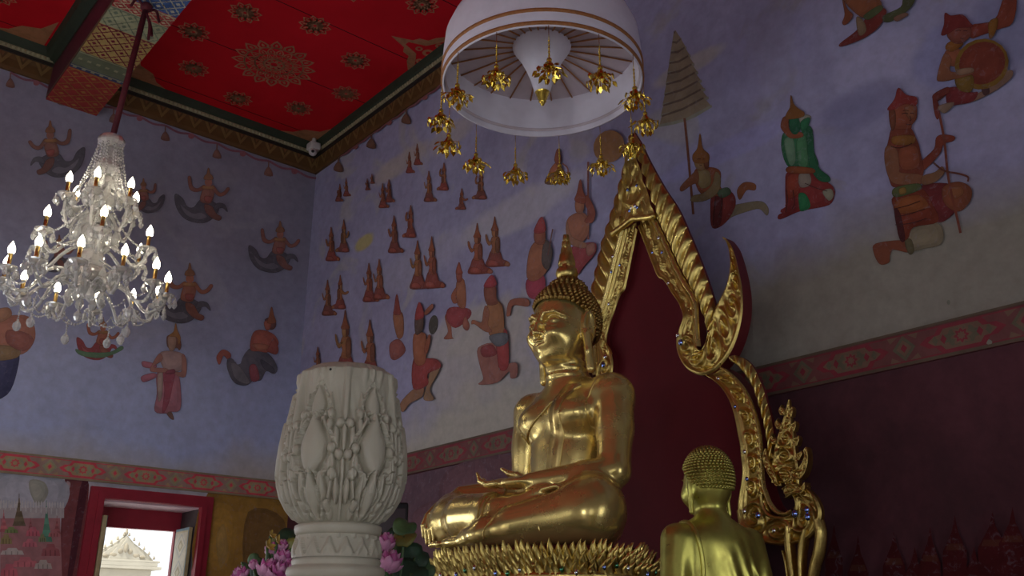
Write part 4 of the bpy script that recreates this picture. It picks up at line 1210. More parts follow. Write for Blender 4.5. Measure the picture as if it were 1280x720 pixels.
for s, d, zz in ((1.0, .0, 0), (.78, -.12, -.06), (.5, -.2, -.16)):
    pts = [(-1.45 * s, H - 1.15), (1.45 * s, H - 1.15), (1.15 * s, H - .85), (.8 * s, H - .62), (.42 * s, H - .38 + zz), (0, H + zz), (-.42 * s, H - .38 + zz), (-.8 * s, H - .62), (-1.15 * s, H - .85)]
    n = len(pts)
    v = [(gx + p[0], GY + d, p[1]) for p in pts] + [(gx + p[0], GY + 1.6, p[1]) for p in pts]
    mb.add(v, [tuple(range(n)), tuple(range(2 * n - 1, n - 1, -1))] + [(i, (i + 1) % n, n + (i + 1) % n, n + i) for i in range(n)])
gpart('pediment', mb, M['gate'])
mb = MB()
for sg in (-1, 1):
    for k in range(6):
        t = k / 5
        x, z = gx + sg * (.12 + 1.3 * t), H - .08 - 1.0 * t ** 1.0
        mb = MB(); mb.lathe([(.0, .2), (.035, .12), (.06, .04), (.05, 0)], 6, (x, GY - .05, z)); gpart('roof_leaf', mb, M['gate_orn'])
    for ox, oy, oz, rr_ in ((.5, .16, .95, (.2, .06, .12)), (.22, .2, .78, (.12, .06, .12)), (.85, .12, 1.0, (.14, .05, .08))):
        m2 = MB(); m2.ball((gx + sg * ox, GY - oy, H - oz), rr_); gpart('relief_boss', m2, M['gate_orn'])
mb = MB(); mb.lathe([(.0, .55), (.03, .3), (.08, .1), (.06, 0)], 8, (gx, GY, H - .02))
gpart('spire', mb, M['gate_orn'])
mb = MB(); mb.ball((gx, GY - .24, H - .62), (.10, .08, .22)); gpart('relief_boss', mb, M['gate_orn'])
mb = MB(); mb.box(gx - .62, gx + .62, GY + .6, GY + .7, -.2, H - 2.05)
gpart('door_leaf', mb, M['dark_wood'])
# ------------------------------------------------------------------ large seated statue
BX, BY, BZ = 4.15, 4.37, 2.08          # centre of the seat on its lotus base
def loc(f, l, u): return (f, l, u)      # local axes: forward, statue's left, up
bud = empty('buddha_statue', (BX, BY, BZ), math.pi)
tag(bud, 'large polished golden seated statue with flame-topped head, one hand over its knee', 'statue')

S = SDF((-.60, -1.0, -.03), (.90, .90, 1.90), .0065)
rot = lambda ax, d: Matrix.Rotation(R(d), 3, ax)
# trunk
S.off = np.array((-.05, 0, 0))
S.ell((.04, 0, .17), (.29, .40, .21), .05)
S.ell((.02, 0, .40), (.215, .265, .34), .08)
S.ell((.0, 0, .62), (.225, .295, .30), .08)
S.ell((-.02, 0, .85), (.235, .355, .22), .08)
S.ell((.115, .16, .84), (.13, .165, .12), .06)
S.ell((.115, -.16, .84), (.13, .165, .12), .06)
S.ell((-.05, 0, 1.005), (.16, .37, .105), .10)
S.cone((-.02, .38, .960), (-.02, .385, .92), .130, .122, .10)
S.cone((-.02, -.38, .960), (-.02, -.385, .92), .130, .122, .10)
# neck
S.cone((-.01, 0, 1.02), (.02, 0, 1.26), .155, .128, .06)
for u, r in ((1.13, .150), (1.175, .146), (1.22, .142)): S.ell((.005, 0, u), (r, r * .98, .019), .02)
S.off = np.zeros(3)
# left arm (near the camera): hangs, elbow out, forearm to the lap
S.cone((-.07, .41, .93), (-.01, .45, .70), .120, .112, .05)
S.cone((-.01, .45, .72), (.07, .50, .44), .110, .100, .02)
S.ell((-.01, .445, .72), (.108, .108, .20), .04)
S.cone((.07, .50, .435), (.22, .41, .40), .100, .090, .03)
S.cone((.22, .41, .40), (.43, .17, .375), .090, .058, .03)
# left hand, palm up, fingers toward the other side
S.off = np.array((.02, .0, .062))
S.ell((.445, .06, .315), (.085, .13, .036), .03, rot('Z', 4))
for i, (df, ln, up) in enumerate(((.062, .20, .10), (.028, .235, .085), (-.008, .225, .07), (-.042, .17, .055))):
    b = np.array((.45 + df, -.04, .32))
    S.chain([b, b + (0.012, -ln * .42, .002), b + (.012, -ln * .75, up * .30), b + (.0, -ln * .98, up * .85)], [.021, .019, .0165, .010], .008)
S.chain([(.40, .10, .335), (.375, .0, .375), (.385, -.07, .395), (.40, -.13, .43)], [.028, .023, .019, .011], .012)
S.off = np.zeros(3)
# right arm: over the far knee
S.cone((-.07, -.40, .95), (-.05, -.44, .45), .118, .100, .03)
S.ell((-.06, -.42, .72), (.108, .108, .20), .04)
S.cone((-.05, -.44, .44), (.08, -.53, .415), .102, .092, .04)
S.cone((.08, -.53, .415), (.31, -.68, .395), .092, .064, .03)
S.ell((.405, -.705, .340), (.085, .095, .050), .03, rot('Y', 48))
# legs
S.cone((.0, -.24, .19), (.34, -.62, .20), .20, .165, .06)
S.ell((.38, -.66, .185), (.175, .175, .165), .06)
S.cone((.0, .22, .19), (.25, .48, .20), .205, .18, .05)
S.ell((.265, .51, .205), (.185, .185, .185), .06)
S.ell((.13, .37, .20), (.20, .20, .19), .06)
# left shin lies in front, low; foot reaches to the far side
S.cone((.32, .52, .155), (.64, .0, .085), .150, .085, .05)
S.cone((.36, .46, .17), (.54, .16, .12), .15, .11, .06)
S.cone((.64, .0, .085), (.66, -.14, .06), .08, .065, .03)
S.ell((.655, -.24, .04), (.070, .18, .040), .03)
S.ell((.655, -.04, .065), (.085, .10, .06), .03)
for i in range(5):
    a = np.array((.60 + .027 * i, -.39 + .012 * abs(i - 3), .036))
    S.chain([a, a + (0, -.075 + .010 * abs(i - 3), .004), a + (0, -.11 + .012 * abs(i - 3), -.004)], [.018, .016, .012], .006)
# right shin on top
S.cone((.42, -.62, .21), (.53, .0, .20), .148, .098, .05)
S.cone((.48, -.40, .215), (.52, -.12, .205), .142, .12, .05)
S.cone((.53, .0, .20), (.50, .10, .235), .085, .07, .03)
S.ell((.455, .17, .275), (.075, .16, .048), .03, rot('Z', 30) @ rot('X', 22))
for i in range(5):
    a = np.array((.325 + .030 * i, .33 - .012 * i, .335 - .004 * i))
    S.chain([a, a + (-.035, .07, .014), a + (-.05, .10, .004)], [.018, .016, .011], .006)
# skirt lap between the legs
S.ell((.28, -.04, .13), (.33, .42, .12), .06)
# fingers of the right hand hanging over the knee
for i in range(4):
    l0 = -.650 - .038 * i
    k = (0, .012, .008, -.02)[i]
    S.chain([(.450, l0 + .004, .325), (.525, l0, .255), (.556, l0 - .003, .170 - k), (.548, l0 - .005, .085 - k * 1.6)], [.024, .0215, .0185, .012], .004)
S.chain([(.42, -.665, .345), (.50, -.615, .29), (.540, -.605, .22), (.548, -.61, .155)], [.028, .024, .020, .013], .008)
# head
S.off = np.array((-.04, 0, 0))
S.ell((.00, 0, 1.535), (.225, .195, .235), .03)
S.ell((.055, 0, 1.44), (.185, .174, .225), .06)
S.ell((.12, 0, 1.29), (.105, .105, .085), .07)
S.ell((.10, .085, 1.375), (.12, .095, .12), .06)
S.ell((.10, -.085, 1.375), (.12, .095, .12), .06)
S.ell((.185, 0, 1.255), (.045, .055, .042), .035)
# brow line and eye sockets
for s in (1, -1):
    S.chain([(.238, s * .022, 1.498), (.246, s * .06, 1.528), (.222, s * .115, 1.53), (.165, s * .168, 1.495)], [.012, .013, .012, .008], .018)
    S.ell((.240, s * .078, 1.480), (.030, .056, .022), .016, rot('Z', s * -22), sub=True)
    S.ell((.196, s * .080, 1.468), (.040, .058, .030), .010, rot('Z', s * -24))
    S.chain([(.243, s * .030, 1.452), (.240, s * .07, 1.450), (.222, s * .110, 1.455), (.198, s * .138, 1.468)], [.006, .007, .007, .004], .006)
    S.ell((.20, s * .085, 1.385), (.06, .06, .05), .05)
    # long ears
    S.ell((-.012, s * .208, 1.445), (.062, .030, .125), .012, rot('X', s * -4))
    S.ell((.004, s * .236, 1.455), (.032, .016, .080), .008, sub=True)
    S.chain([(.018, s * .213, 1.39), (.012, s * .222, 1.27), (-.002, s * .228, 1.150)], [.032, .028, .032], .012)
    S.ell((.006, s * .236, 1.215), (.010, .012, .055), .006, sub=True)
# nose
S.chain([(.236, 0, 1.515), (.260, 0, 1.455), (.280, 0, 1.400)], [.015, .016, .019], .020)
S.ell((.276, 0, 1.392), (.024, .022, .018), .014)
for s in (1, -1): S.ell((.256, s * .025, 1.387), (.024, .016, .014), .010)
# mouth
S.ell((.218, 0, 1.325), (.034, .068, .045), .03)
S.ell((.238, 0, 1.338), (.036, .040, .014), .008)
for s in (1, -1): S.chain([(.249, s * .004, 1.338), (.244, s * .028, 1.341), (.222, s * .058, 1.347)], [.0095, .0085, .004], .007)
S.chain([(.236, -.036, 1.313), (.246, 0, 1.306), (.236, .036, 1.313)], [.009, .012, .009], .010)
S.chain([(.244, -.055, 1.3285), (.262, 0, 1.3245), (.244, .055, 1.3285)], [.003, .005, .003], .004, sub=True)
S.off = np.array((-.05, 0, 0))
# navel and nipples
S.ell((.235, 0, .44), (.02, .014, .018), .012, sub=True)
for s in (1, -1): S.ell((.238, s * .17, .83), (.012, .014, .014), .010)
S.cut_below(-.02)
body = sdf_object('body', S, M['gold'], bud)
del S

# hair: cap with rows of pointed curls
def curl_cap(name, parent, mat, cen, rad, hair_line, n_rows, curl, knob=None, height=1.35, low=-.05):
    mb = MB()
    cx, cy, cz = cen; rx, ry, rz = rad
    seg = 40
    rings = 16
    def pt(th, ph, k=1.0):      # th polar from top, ph azimuth (0 = forward)
        return Vector((cx + k * rx * math.sin(th) * math.cos(ph), cy + k * ry * math.sin(th) * math.sin(ph), cz + k * rz * math.cos(th)))
    v = [pt(0, 0)]; f = []
    for i in range(1, rings + 1):
        for s in range(seg):
            ph = 2 * math.pi * s / seg
            v.append(pt(hair_line(ph) * i / rings, ph))
    for s in range(seg): f.append((0, 1 + s, 1 + (s + 1) % seg))
    for i in range(rings - 1):
        for s in range(seg):
            a, b = 1 + i * seg + s, 1 + i * seg + (s + 1) % seg
            f.append((a, a + seg, b + seg, b))
    mb.add(v, f, 0)
    c = Vector(cen)
    def bump(p, nrm, r):
        t = nrm.orthogonal().normalized(); b = nrm.cross(t)
        k = 7
        vs = []
        for rr, hh in ((1.05, -.2), (.98, .30), (.66, .80), (.30, 1.10 * height / 1.35)):
            for q in range(k):
                a = 2 * math.pi * q / k
                vs.append(p + (t * math.cos(a) + b * math.sin(a)) * r * rr + nrm * r * hh)
        vs.append(p + nrm * r * height)
        fs = []
        for j in range(3):
            for q in range(k):
                fs.append((j * k + q, j * k + (q + 1) % k, (j + 1) * k + (q + 1) % k, (j + 1) * k + q))
        for q in range(k): fs.append((3 * k + q, 3 * k + (q + 1) % k, 4 * k))
        mb.add(vs, fs, 0)
    for i in range(1, n_rows + 1):
        t = i / n_rows
        th0 = math.pi * .62 * t
        circ = 2 * math.pi * (rx + ry) / 2 * math.sin(min(th0, math.pi / 2))
        n = max(5, int(circ / (curl * 2.02)))
        for s in range(n):
            ph = 2 * math.pi * (s + .5 * (i % 2)) / n
            th = th0
            if th > hair_line(ph) - .01: continue
            p = pt(th, ph)
            nn = Vector(((p.x - cx) / rx ** 2, (p.y - cy) / ry ** 2, (p.z - cz) / rz ** 2)).normalized()
            bump(p, nn, curl)
    if knob:
        kc, kr = knob
        for i in range(0, 6):
            th0 = math.pi * .5 * i / 5
            n = max(1, int(2 * math.pi * kr[0] * math.sin(th0) / (curl * 2.02)))
            for s in range(n):
                ph = 2 * math.pi * (s + .5 * (i % 2)) / n
                p = Vector((kc[0] + kr[0] * math.sin(th0) * math.cos(ph), kc[1] + kr[1] * math.sin(th0) * math.sin(ph), kc[2] + kr[2] * math.cos(th0)))
                nn = (p - Vector(kc)).normalized()
                bump(p, nn, curl)
        mb.ball(kc, kr, 20, 12)
    # edge row along the hairline
    n = int(2 * math.pi * rx / (curl * 1.9))
    for s in range(n):
        ph = 2 * math.pi * s / n
        p = pt(hair_line(ph) - .02, ph); nn = (p - c).normalized()
        bump(p, nn, curl * .95)
    return mb.build(name, mat, parent)
def hl(ph):
    ph = (ph + math.pi) % (2 * math.pi) - math.pi
    a = abs(ph)
    # forward high hairline, dipping at temples to behind the ears and nape
    return math.interp(a, 0) if False else float(np.interp(a, [0, .5, .95, 1.25, 1.5, 1.75, 2.1, math.pi], [1.13, 1.17, 1.24, 1.36, 1.50, 1.78, 2.02, 2.12]))
hair = curl_cap('hair', bud, M['gold_hair'], (-.045, 0, 1.535), (.244, .217, .262), hl, 18, .0172, ((-.06, 0, 1.74), (.135, .13, .10)))
# flame finial with a leafed collar
mb = MB()
prof = [(.0, 0), (.050, .0), (.072, .02), (.080, .05), (.070, .08), (.056, .10), (.062, .115), (.060, .14), (.048, .185), (.034, .23), (.021, .275), (.010, .31), (.0, .335)]
mb.lathe(prof, 20, (-.06, 0, 1.835), cap=False)
for i in range(8):
    a = 2 * math.pi * i / 8
    c = Vector((-.06 + .062 * math.cos(a), .062 * math.sin(a), 1.89))
    mb.ball(c, (.014, .022, .040), 8, 6, rot=Matrix.Rotation(a, 3, 'Z'))
for j in range(5):
    for i in range(6):
        a = 2 * math.pi * (i + .5 * (j % 2)) / 6
        r = .054 - .0095 * j
        mb.ball((-.06 + r * math.cos(a), r * math.sin(a), 1.95 + .05 * j), (.008, .016, .036), 6, 5, rot=Matrix.Rotation(a, 3, 'Z'))
mb.build('flame_finial', M['gold_carved'], bud)

# shoulder sash and robe edges: tubes and a narrow cloth strip hugging the chest
from mathutils.bvhtree import BVHTree
bm = bmesh.new(); bm.from_mesh(body.data)
bvh = BVHTree.FromBMesh(bm); bm.free()
def hug(pts, off):
    """drop points onto the statue's surface along the forward axis"""
    out = []
    for f, l, u in pts:
        h = bvh.ray_cast(Vector((1.2, l, u)), Vector((-1, 0, 0)))
        if h[0] is None: out.append(Vector((f, l, u))); continue
        out.append(h[0] + h[1] * off)
    return out
def near(pts, off):
    out = []
    for p in pts:
        h = bvh.find_nearest(Vector(p))
        out.append(h[0] + h[1] * off)
    return out
mb = MB()
cl = [tuple(p) for p in crom([(0, .165, 1.035), (0, .135, .95), (0, .115, .80), (0, .100, .65), (0, .085, .52), (0, .080, .475)], 8)]
for sgn in (-1, 1):
    pass
L = hug([(0, p[1] - .045, p[2]) for p in cl], .011); Rr = hug([(0, p[1] + .045, p[2]) for p in cl], .011)
L2 = hug([(0, p[1] - .050, p[2]) for p in cl], -.01); R2 = hug([(0, p[1] + .050, p[2]) for p in cl], -.01)
n = len(cl)
mb.add(L2 + L + Rr + R2, [(a * n + i, a * n + i + 1, (a + 1) * n + i + 1, (a + 1) * n + i) for a in range(3) for i in range(n - 1)])
end = hug([(0, .08, .475)], .012)[0]
for k in (-1, 1):
    mb.tube([end + Vector((0, .03 * k, .02)), end + Vector((.012, .04 * k, -.03)), end + Vector((.012, .012 * k, -.055)), end + Vector((.010, .008 * k, -.02))], .008, 6)
mb.tube([end + Vector((.004, -.045, -.06)), end + Vector((.006, .045, -.06))], .012, 6)
mb.build('shoulder_sash', M['gold_robe'], bud)
mb = MB()
ed = hug([tuple(p) for p in crom([(0, .23, 1.02), (0, .14, .965), (0, .02, .89), (0, -.10, .80), (0, -.20, .735), (0, -.25, .71), (0, -.28, .78)], 8)], .003)
mb.tube(ed, .0085, 6)
mb.build('robe_edge', M['gold'], bud)
for pts in ([(.24, .27, .37), (.34, .29, .30), (.44, .31, .20), (.46, .32, .06)], [(.42, -.07, .33), (.57, -.055, .27), (.63, -.05, .19), (.63, -.05, .12)], [(.42, -.10, .33), (.57, -.09, .27), (.63, -.085, .19), (.63, -.085, .12)],
            [(.56, .12, .18), (.66, .09, .14), (.72, .07, .09), (.71, .06, .02)]):
    mb = MB(); mb.tube(near([tuple(p) for p in crom(pts, 6)], .002), .006, 6)
    mb.build('robe_hem', M['gold'], bud)
mb = MB()
mb.tube(near([tuple(p) for p in crom([(-.03, .36, 1.0), (.06, .32, .95), (.10, .30, .86), (.06, .31, .75), (.0, .30, .66)], 6)], .0), .006, 6)
mb.build('robe_edge', M['gold'], bud)

# ------------------------------------------------------------------ lotus base under the statue
ped = empty('lotus_pedestal', (BX - .24, BY, 1.0))
tag(ped, 'ornate gilded leaf-fringed pedestal under the large seated statue', 'pedestal')
def sup(a, w, d, e=2.4):
    c, s = math.cos(a), math.sin(a)
    return (d * math.copysign(abs(c) ** (2 / e), c), w * math.copysign(abs(s) ** (2 / e), s))
PW, PD = .74, .54
def tier(mb, prof, seg=72, mi=0):
    v, f = [], []
    n = len(prof)
    for i in range(seg):
        a = 2 * math.pi * i / seg
        for k, z in prof:
            x, y = sup(a, PW + k, PD + k)
            v.append((x, y, z))
    for i in range(seg):
        j = (i + 1) % seg
        for k in range(n - 1): f.append((i * n + k, j * n + k, j * n + k + 1, i * n + k + 1))
    f.append(tuple(i * n + n - 1 for i in range(seg)))
    f.append(tuple(i * n for i in range(seg))[::-1])
    mb.add(v, f, mi)
mb = MB()
tier(mb, [(.12, 0), (.12, .10), (.06, .13), (.04, .2), (-.06, .30), (-.12, .42), (-.14, .55), (-.12, .66), (-.06, .74), (.0, .80), (.0, .84), (.04, .86), (.04, .92), (-.04, .95), (-.06, 1.058)])
mb.build('base', M['red_lacquer'], ped)
mb = MB()
for k, z in ((.125, .05), (.065, .16), (-.12, .55), (.045, .89)):
    for dz in (0,): 
        pts = [(*sup(2 * math.pi * i / 96, PW + k, PD + k), z) for i in range(97)]
        mb.tube(pts, .028, 6, cap=False)
mb.build('moulding', M['gold_carved'], ped)
def kranok(w, h, lean):
    """flame-shaped leaf with a raised midrib and scrolled flanks; base at origin, up z, outward x"""
    v, f = [], []
    nu, nv = 9, 7
    for i in range(nu):
        t = i / (nu - 1)
        wid = w * (math.sin(math.pi * min(1, .18 + t * .82)) ** .8) * (1 - t * .25) * (1 if t < .98 else .1)
        for j in range(nv):
            s = j / (nv - 1) * 2 - 1
            x = lean * t ** 2 + .35 * w * (1 - s * s) * (1 - .4 * t) + .10 * w * math.cos(s * 9) * (1 - t)
            v.append((x, s * wid * .5 + .12 * w * math.sin(t * 6), h * t))
    for i in range(nu - 1):
        for j in range(nv - 1): f.append((i * nv + j, i * nv + j + 1, (i + 1) * nv + j + 1, (i + 1) * nv + j))
    return v, f
def fringe(name, k0, z0, w, h, lean, n, mat, jitter=.1, flip=1):
    mb = MB()
    for i in range(n):
        a = 2 * math.pi * (i + .5 * rnd.random() * jitter) / n
        # even spacing along the rounded rectangle
        x, y = RES[int(a / (2 * math.pi) * len(RES)) % len(RES)]
        q = RES[(int(a / (2 * math.pi) * len(RES)) + 3) % len(RES)]
        t = math.atan2(q[1] - y, q[0] - x) - math.pi / 2
        kx, ky = math.cos(t), math.sin(t)
        v, f = kranok(w * rnd.uniform(.9, 1.1), h * rnd.uniform(.9, 1.12), lean * rnd.uniform(.8, 1.2))
        Mz = Matrix.Rotation(t, 3, 'Z')
        vv = [Mz @ Vector((p[0] + k0, p[1], p[2] * flip)) + Vector((x, y, z0)) for p in v]
        mb.add(vv, f)
    o = mb.build(name, mat, ped)
    return o
RES = [tuple(p) for p in resample([sup(2 * math.pi * i / 400, PW, PD) for i in range(401)], 1441)[:-1]]
fringe('leaf_fringe', -.055, .955, .060, .125, .025, 96, M['gold_carved'], .9)
fringe('leaf_fringe', -.02, .925, .058, .115, .03, 100, M['gold_carved'], .9)
fringe('leaf_fringe', .015, .895, .060, .105, .035, 100, M['gold_dark'], .9)
fringe('leaf_fringe', .045, .865, .065, .095, .04, 96, M['gold_carved'], .9)
fringe('leaf_fringe', .0, .84, .10, .17, .05, 60, M['gold_dark'], flip=-1)
fringe('leaf_fringe', -.10, .46, .12, .20, .05, 56, M['gold_carved'])
mb = MB()
for i in range(0, 1440, 24):
    x, y = RES[i]; d = Vector((x, y, 0)).normalized() * .075
    mb = MB(); mb.ball((x + d.x, y + d.y, .925 + .02 * math.sin(i)), (.013, .013, .018), 6, 4)
    mb.build('mirror_jewel', [M['mirror_clear'], M['mirror_green'], M['mirror'], M['gold_dark']][(i // 24 * 7) % 4], ped)
# ------------------------------------------------------------------ gilded arch behind the statue
arch = empty('gilded_arch', (XA, BY, .8))
tag(arch, 'tall gilded pointed arch with curling horns and maroon panel behind the seated statue', 'arch')
AX0 = on_x(793, 165, XA).y
def ap(px, py): 
    p = on_x(px, py, XA)
    return (p.y - AX0, p.z)                # across (right half negative), height
def to_local(y, z, e): return (e, AX0 + y - BY, z - .8)

def ribbon(mb, A, B, hfun, nu, nv, depth, side=1, mi=0, ms=1, smooth=True, base=0.0):
    """carved band between edge lines A and B (across, height); relief hfun(u in metres, v 0..1, t 0..1)"""
    A = resample(A, nu); B = resample(B, nu)
    C = (A + B) / 2
    ul = np.r_[0, np.cumsum(np.linalg.norm(np.diff(C, axis=0), axis=1))]
    v, f = [], []
    for i in range(nu):
        wd = np.linalg.norm(B[i] - A[i])
        for j in range(nv):
            s = j / (nv - 1)
            p = A[i] * (1 - s) + B[i] * s
            h = hfun(ul[i], s, ul[i] / ul[-1], wd)
            v.append(to_local(side * p[0], p[1], -(base + h)))
    for i in range(nu - 1):
        for j in range(nv - 1):
            q = (i * nv + j, i * nv + j + 1, (i + 1) * nv + j + 1, (i + 1) * nv + j)
            f.append(q if side < 0 else q[::-1])
    mb.add(v, f, mi)
    # edges and back
    n0 = len(v)
    rim = [i * nv for i in range(nu)] + [(nu - 1) * nv + j for j in range(1, nv)] + [i * nv + nv - 1 for i in range(nu - 2, -1, -1)] + [j for j in range(nv - 2, 0, -1)]
    vv = [v[i] for i in rim] + [(depth, v[i][1], v[i][2]) for i in rim]
    m = len(rim)
    mb.add(vv, [(i, (i + 1) % m, m + (i + 1) % m, m + i) if side > 0 else (i, m + i, m + (i + 1) % m, (i + 1) % m) for i in range(m)], ms)
    # back sheet
    bk = []
    for i in range(nu):
        bk += [(depth, v[i * nv][1], v[i * nv][2]), (depth, v[i * nv + nv - 1][1], v[i * nv + nv - 1][2])]
    mb.add(bk, [(2 * i, 2 * i + 1, 2 * i + 3, 2 * i + 2) for i in range(nu - 1)], ms)

def bell(x, c, w): return max(0.0, 1 - ((x - c) / w) ** 2) ** .5 if abs(x - c) < w else 0.0
def band_relief(period, amp=.022):
    def h(u, s, t, w):
        r = .030 * max(bell(s, .07, .075), bell(s, .93, .075)) + .012 * max(bell(s, .21, .05), bell(s, .79, .05))
        if .26 < s < .74:
            x = (s - .5) / .24
            ph = (u / period) % 1.0
            dd = abs(ph - .5) * 2
            dia = 1 - abs(x) - abs(1 - dd) * .9
            r += amp * max(0, min(1, dia * 3)) * (.6 + .4 * math.cos(dia * 22))
            q = math.cos(u / period * 4 * math.pi + x * 3) * math.cos(x * 5)
            r += amp * .45 * max(0, q)
        return r
    return h
def leaf_relief(period, amp=.036):
    """chain of rounded leaf eyes, one above the other"""
    def h(u, s, t, w):
        r = .028 * max(bell(s, .06, .07), bell(s, .94, .06)) + .010 * bell(s, .19, .04)
        ph = (u / period) % 1.0 - .5
        x = (s - .52)
        for (c, w_, k) in ((0, .30, 1),):
            d = math.hypot(x / .30, (ph + x * x * 1.8) / .42)
            if d < 1: r += amp * (.55 + .45 * math.cos(d * 9.5)) * (1 - d ** 4)
        r += .006 * math.cos(u / period * 6 * math.pi) * bell(s, .86, .08)
        return r
    return h
def rope_relief(period, amp=.055, slant=1.05):
    def h(u, s, t, w):
        x = (s - .5) * 2
        ph = (u / period + slant * s) % 1.0
        g = abs(ph - .5) * 2
        lob = (1 - g ** 3) * (.75 + .25 * math.cos((ph - .62) * 5))
        return .004 + amp * (max(0, 1 - x * x) ** .5) * (.12 + .88 * lob) * (1 if g < .9 else .1)
    return h
def scroll_relief(amp=.026, per=.17):
    def h(u, s, t, w):
        k = min(1, w / .12)
        r = .024 * k * max(bell(s, .05, .06), bell(s, .95, .06)) + .012 * k * bell(s, .88, .05)
        if .12 < s < .84:
            n = (u / per)
            ph = (n % 1.0) - .5
            sx = (s - .48) / .36
            cx = .0
            d = math.hypot(sx, ph * 2.1)
            an = math.atan2(ph * 2.1, sx)
            sp = math.cos(d * 8.5 - an * (1 if int(n) % 2 else -1))
            r += amp * k * max(0, .35 + .65 * sp) * max(0, 1 - max(0, d - .9) * 2)
        return r
    return h
def plain(u, s, t, w):
    x = (s - .5) * 2
    return .03 * max(0, 1 - x * x) ** .5

# traced edges, right half
fin_out = [ap(*p) for p in [(793, 165), (802, 180), (812.6, 202), (831, 235), (848, 261), (862, 292), (874, 321), (885.5, 352), (895, 383), (897, 395), (893, 412)]]
fin_in = [ap(*p) for p in [(789.5, 186), (793, 196), (798, 215), (808, 243), (823, 276), (836, 303), (849, 332), (861, 354), (873, 376), (882, 400), (888, 418)]]
rail_o = [ap(*p) for p in [(788.5, 188), (798, 217), (808, 243), (823, 276), (836, 303), (849, 332), (861, 354), (874, 376), (876, 400), (877, 420), (879, 434)]]
rail_i = [ap(*p) for p in [(787.5, 196), (795, 222), (803.5, 246), (818, 279), (831, 306), (844, 335), (856, 358), (869, 379), (871, 400), (872, 420), (874, 434)]]
band_o = [ap(*p) for p in [(805, 249), (818, 279), (831, 306), (844, 335), (856, 358), (868, 379), (870, 400), (871, 420), (873, 434)]]
band_i = [ap(*p) for p in [(800.5, 287), (809, 309), (817, 330), (824, 347), (830, 350), (836, 357), (841, 366), (851, 381), (856, 397), (851, 412), (849, 424)]]
mbs = {k: MB() for k in ('fins', 'band', 'rail', 'horn', 'lower_band', 'lower_fins', 'naga', 'panel')}
for side in (1, -1):
    C = lambda P, n=8: np.array(crom(P, n))
    mb = MB(); ribbon(mb, C(fin_in), C(fin_out), rope_relief(.118), 420, 13, .02, side); mb.build('leaf_crest', [M['gold_carved'], M['red_lacquer']], arch)
    mb = MB(); ribbon(mb, C(rail_i), C(rail_o), plain, 120, 5, .06, side, base=.02); mb.build('edge_rail', [M['gold'], M['red_lacquer']], arch)
    mb = MB(); ribbon(mb, C(band_i), C(band_o), band_relief(.17), 260, 25, .06, side, base=.0); mb.build('jewelled_band', [M['gold_carved'], M['red_lacquer']], arch)
    # curling horn: outer sweep and inner sweep
    ho = [ap(*p) for p in [(849, 419), (848.5, 432), (851, 444), (857, 456), (866, 465), (880, 470), (894, 466.5), (905, 457), (915, 444), (924, 424), (930, 400), (931.5, 380), (930, 358), (925, 334), (918, 312), (910, 300), (904.5, 296.5)]]
    hi = [ap(*p) for p in [(872, 419), (872.5, 427), (874, 434), (876, 437), (879, 438.5), (882, 437), (884.5, 432), (887, 425), (889, 414), (893, 398), (898, 384), (906, 368), (912, 354), (916, 333), (914, 316), (909.5, 303), (905, 298.5)]]
    mb = MB(); ribbon(mb, C(hi, 10), C(ho, 10), scroll_relief(.028, .155), 300, 25, .075, side, base=.012); mb.build('horn', [M['gold_carved'], M['red_lacquer']], arch)
    # red-backed board standing a little behind the horn and crest
    lo_i = [ap(*p) for p in [(861, 462), (873, 465), (885.5, 471), (896, 478), (905, 487), (912, 498), (917, 510), (921, 525), (924, 541), (927, 556), (928.5, 572), (930, 584), (930, 595), (928.5, 606), (926, 618), (924, 634), (925.5, 648), (930, 657)]]
    lo_o = [ap(*p) for p in [(893, 452), (900, 457), (911, 465), (920, 473), (928, 483), (935, 494), (940, 506), (945, 520), (948, 533), (950.5, 550), (952, 568), (953, 585), (953.6, 603), (956, 618), (960, 630), (964, 640), (970, 645), (974, 648)]]
    mb = MB(); ribbon(mb, C(lo_i), C(lo_o), leaf_relief(.155), 340, 25, .10, side); mb.build('scale_band', [M['gold_carved'], M['red_lacquer']], arch)
    lf_i = [ap(*p) for p in [(914, 452), (921, 456), (928, 463), (935, 472), (942, 483), (948, 499), (953.6, 518), (958, 536), (961, 552), (963, 566), (965, 580)]]
    lf_o = [ap(*p) for p in [(919, 444), (928, 447), (936, 452), (944, 462), (950, 475), (955, 487), (959, 502), (964, 520), (967, 537), (969, 552), (970, 570)]]
    mb = MB(); ribbon(mb, C(lf_i), C(lf_o), rope_relief(.075, .045), 260, 11, .02, side); mb.build('leaf_crest', [M['gold_carved'], M['red_lacquer']], arch)
    # inner rail of the lower band and its red shadow gap
    lr_i = [ap(*p) for p in [(902, 461), (912, 467), (929, 485), (941, 508), (949, 535), (953, 569), (954.5, 603), (958, 619), (963, 632), (972, 643), (984, 645), (994, 640)]]
    lr_o = [ap(*p) for p in [(904, 459), (914, 465), (931.5, 483.5), (944, 507), (952, 534), (956, 568), (958, 602), (962, 617), (967, 629), (975, 638), (984, 640), (992, 636)]]
    mb = MB(); ribbon(mb, C(lr_i), C(lr_o), plain, 120, 5, .10, side, base=.01); mb.build('edge_rail', [M['gold'], M['red_lacquer']], arch)
    # trough-shaped end scroll
    t_out = [ap(*p) for p in [(925, 640), (928, 656), (938, 668), (952, 676), (968, 681), (984, 682), (1000, 680), (1014, 674), (1024, 664), (1030, 650), (1030, 636), (1024, 622), (1014, 612), (1003, 606)]]
    t_in = [ap(*p) for p in [(956, 618), (958, 630), (963, 640), (970, 645), (978, 646), (985, 646), (992, 643), (996, 637), (998, 630), (996, 622), (990, 612), (984, 604), (980, 598), (976, 592)]]
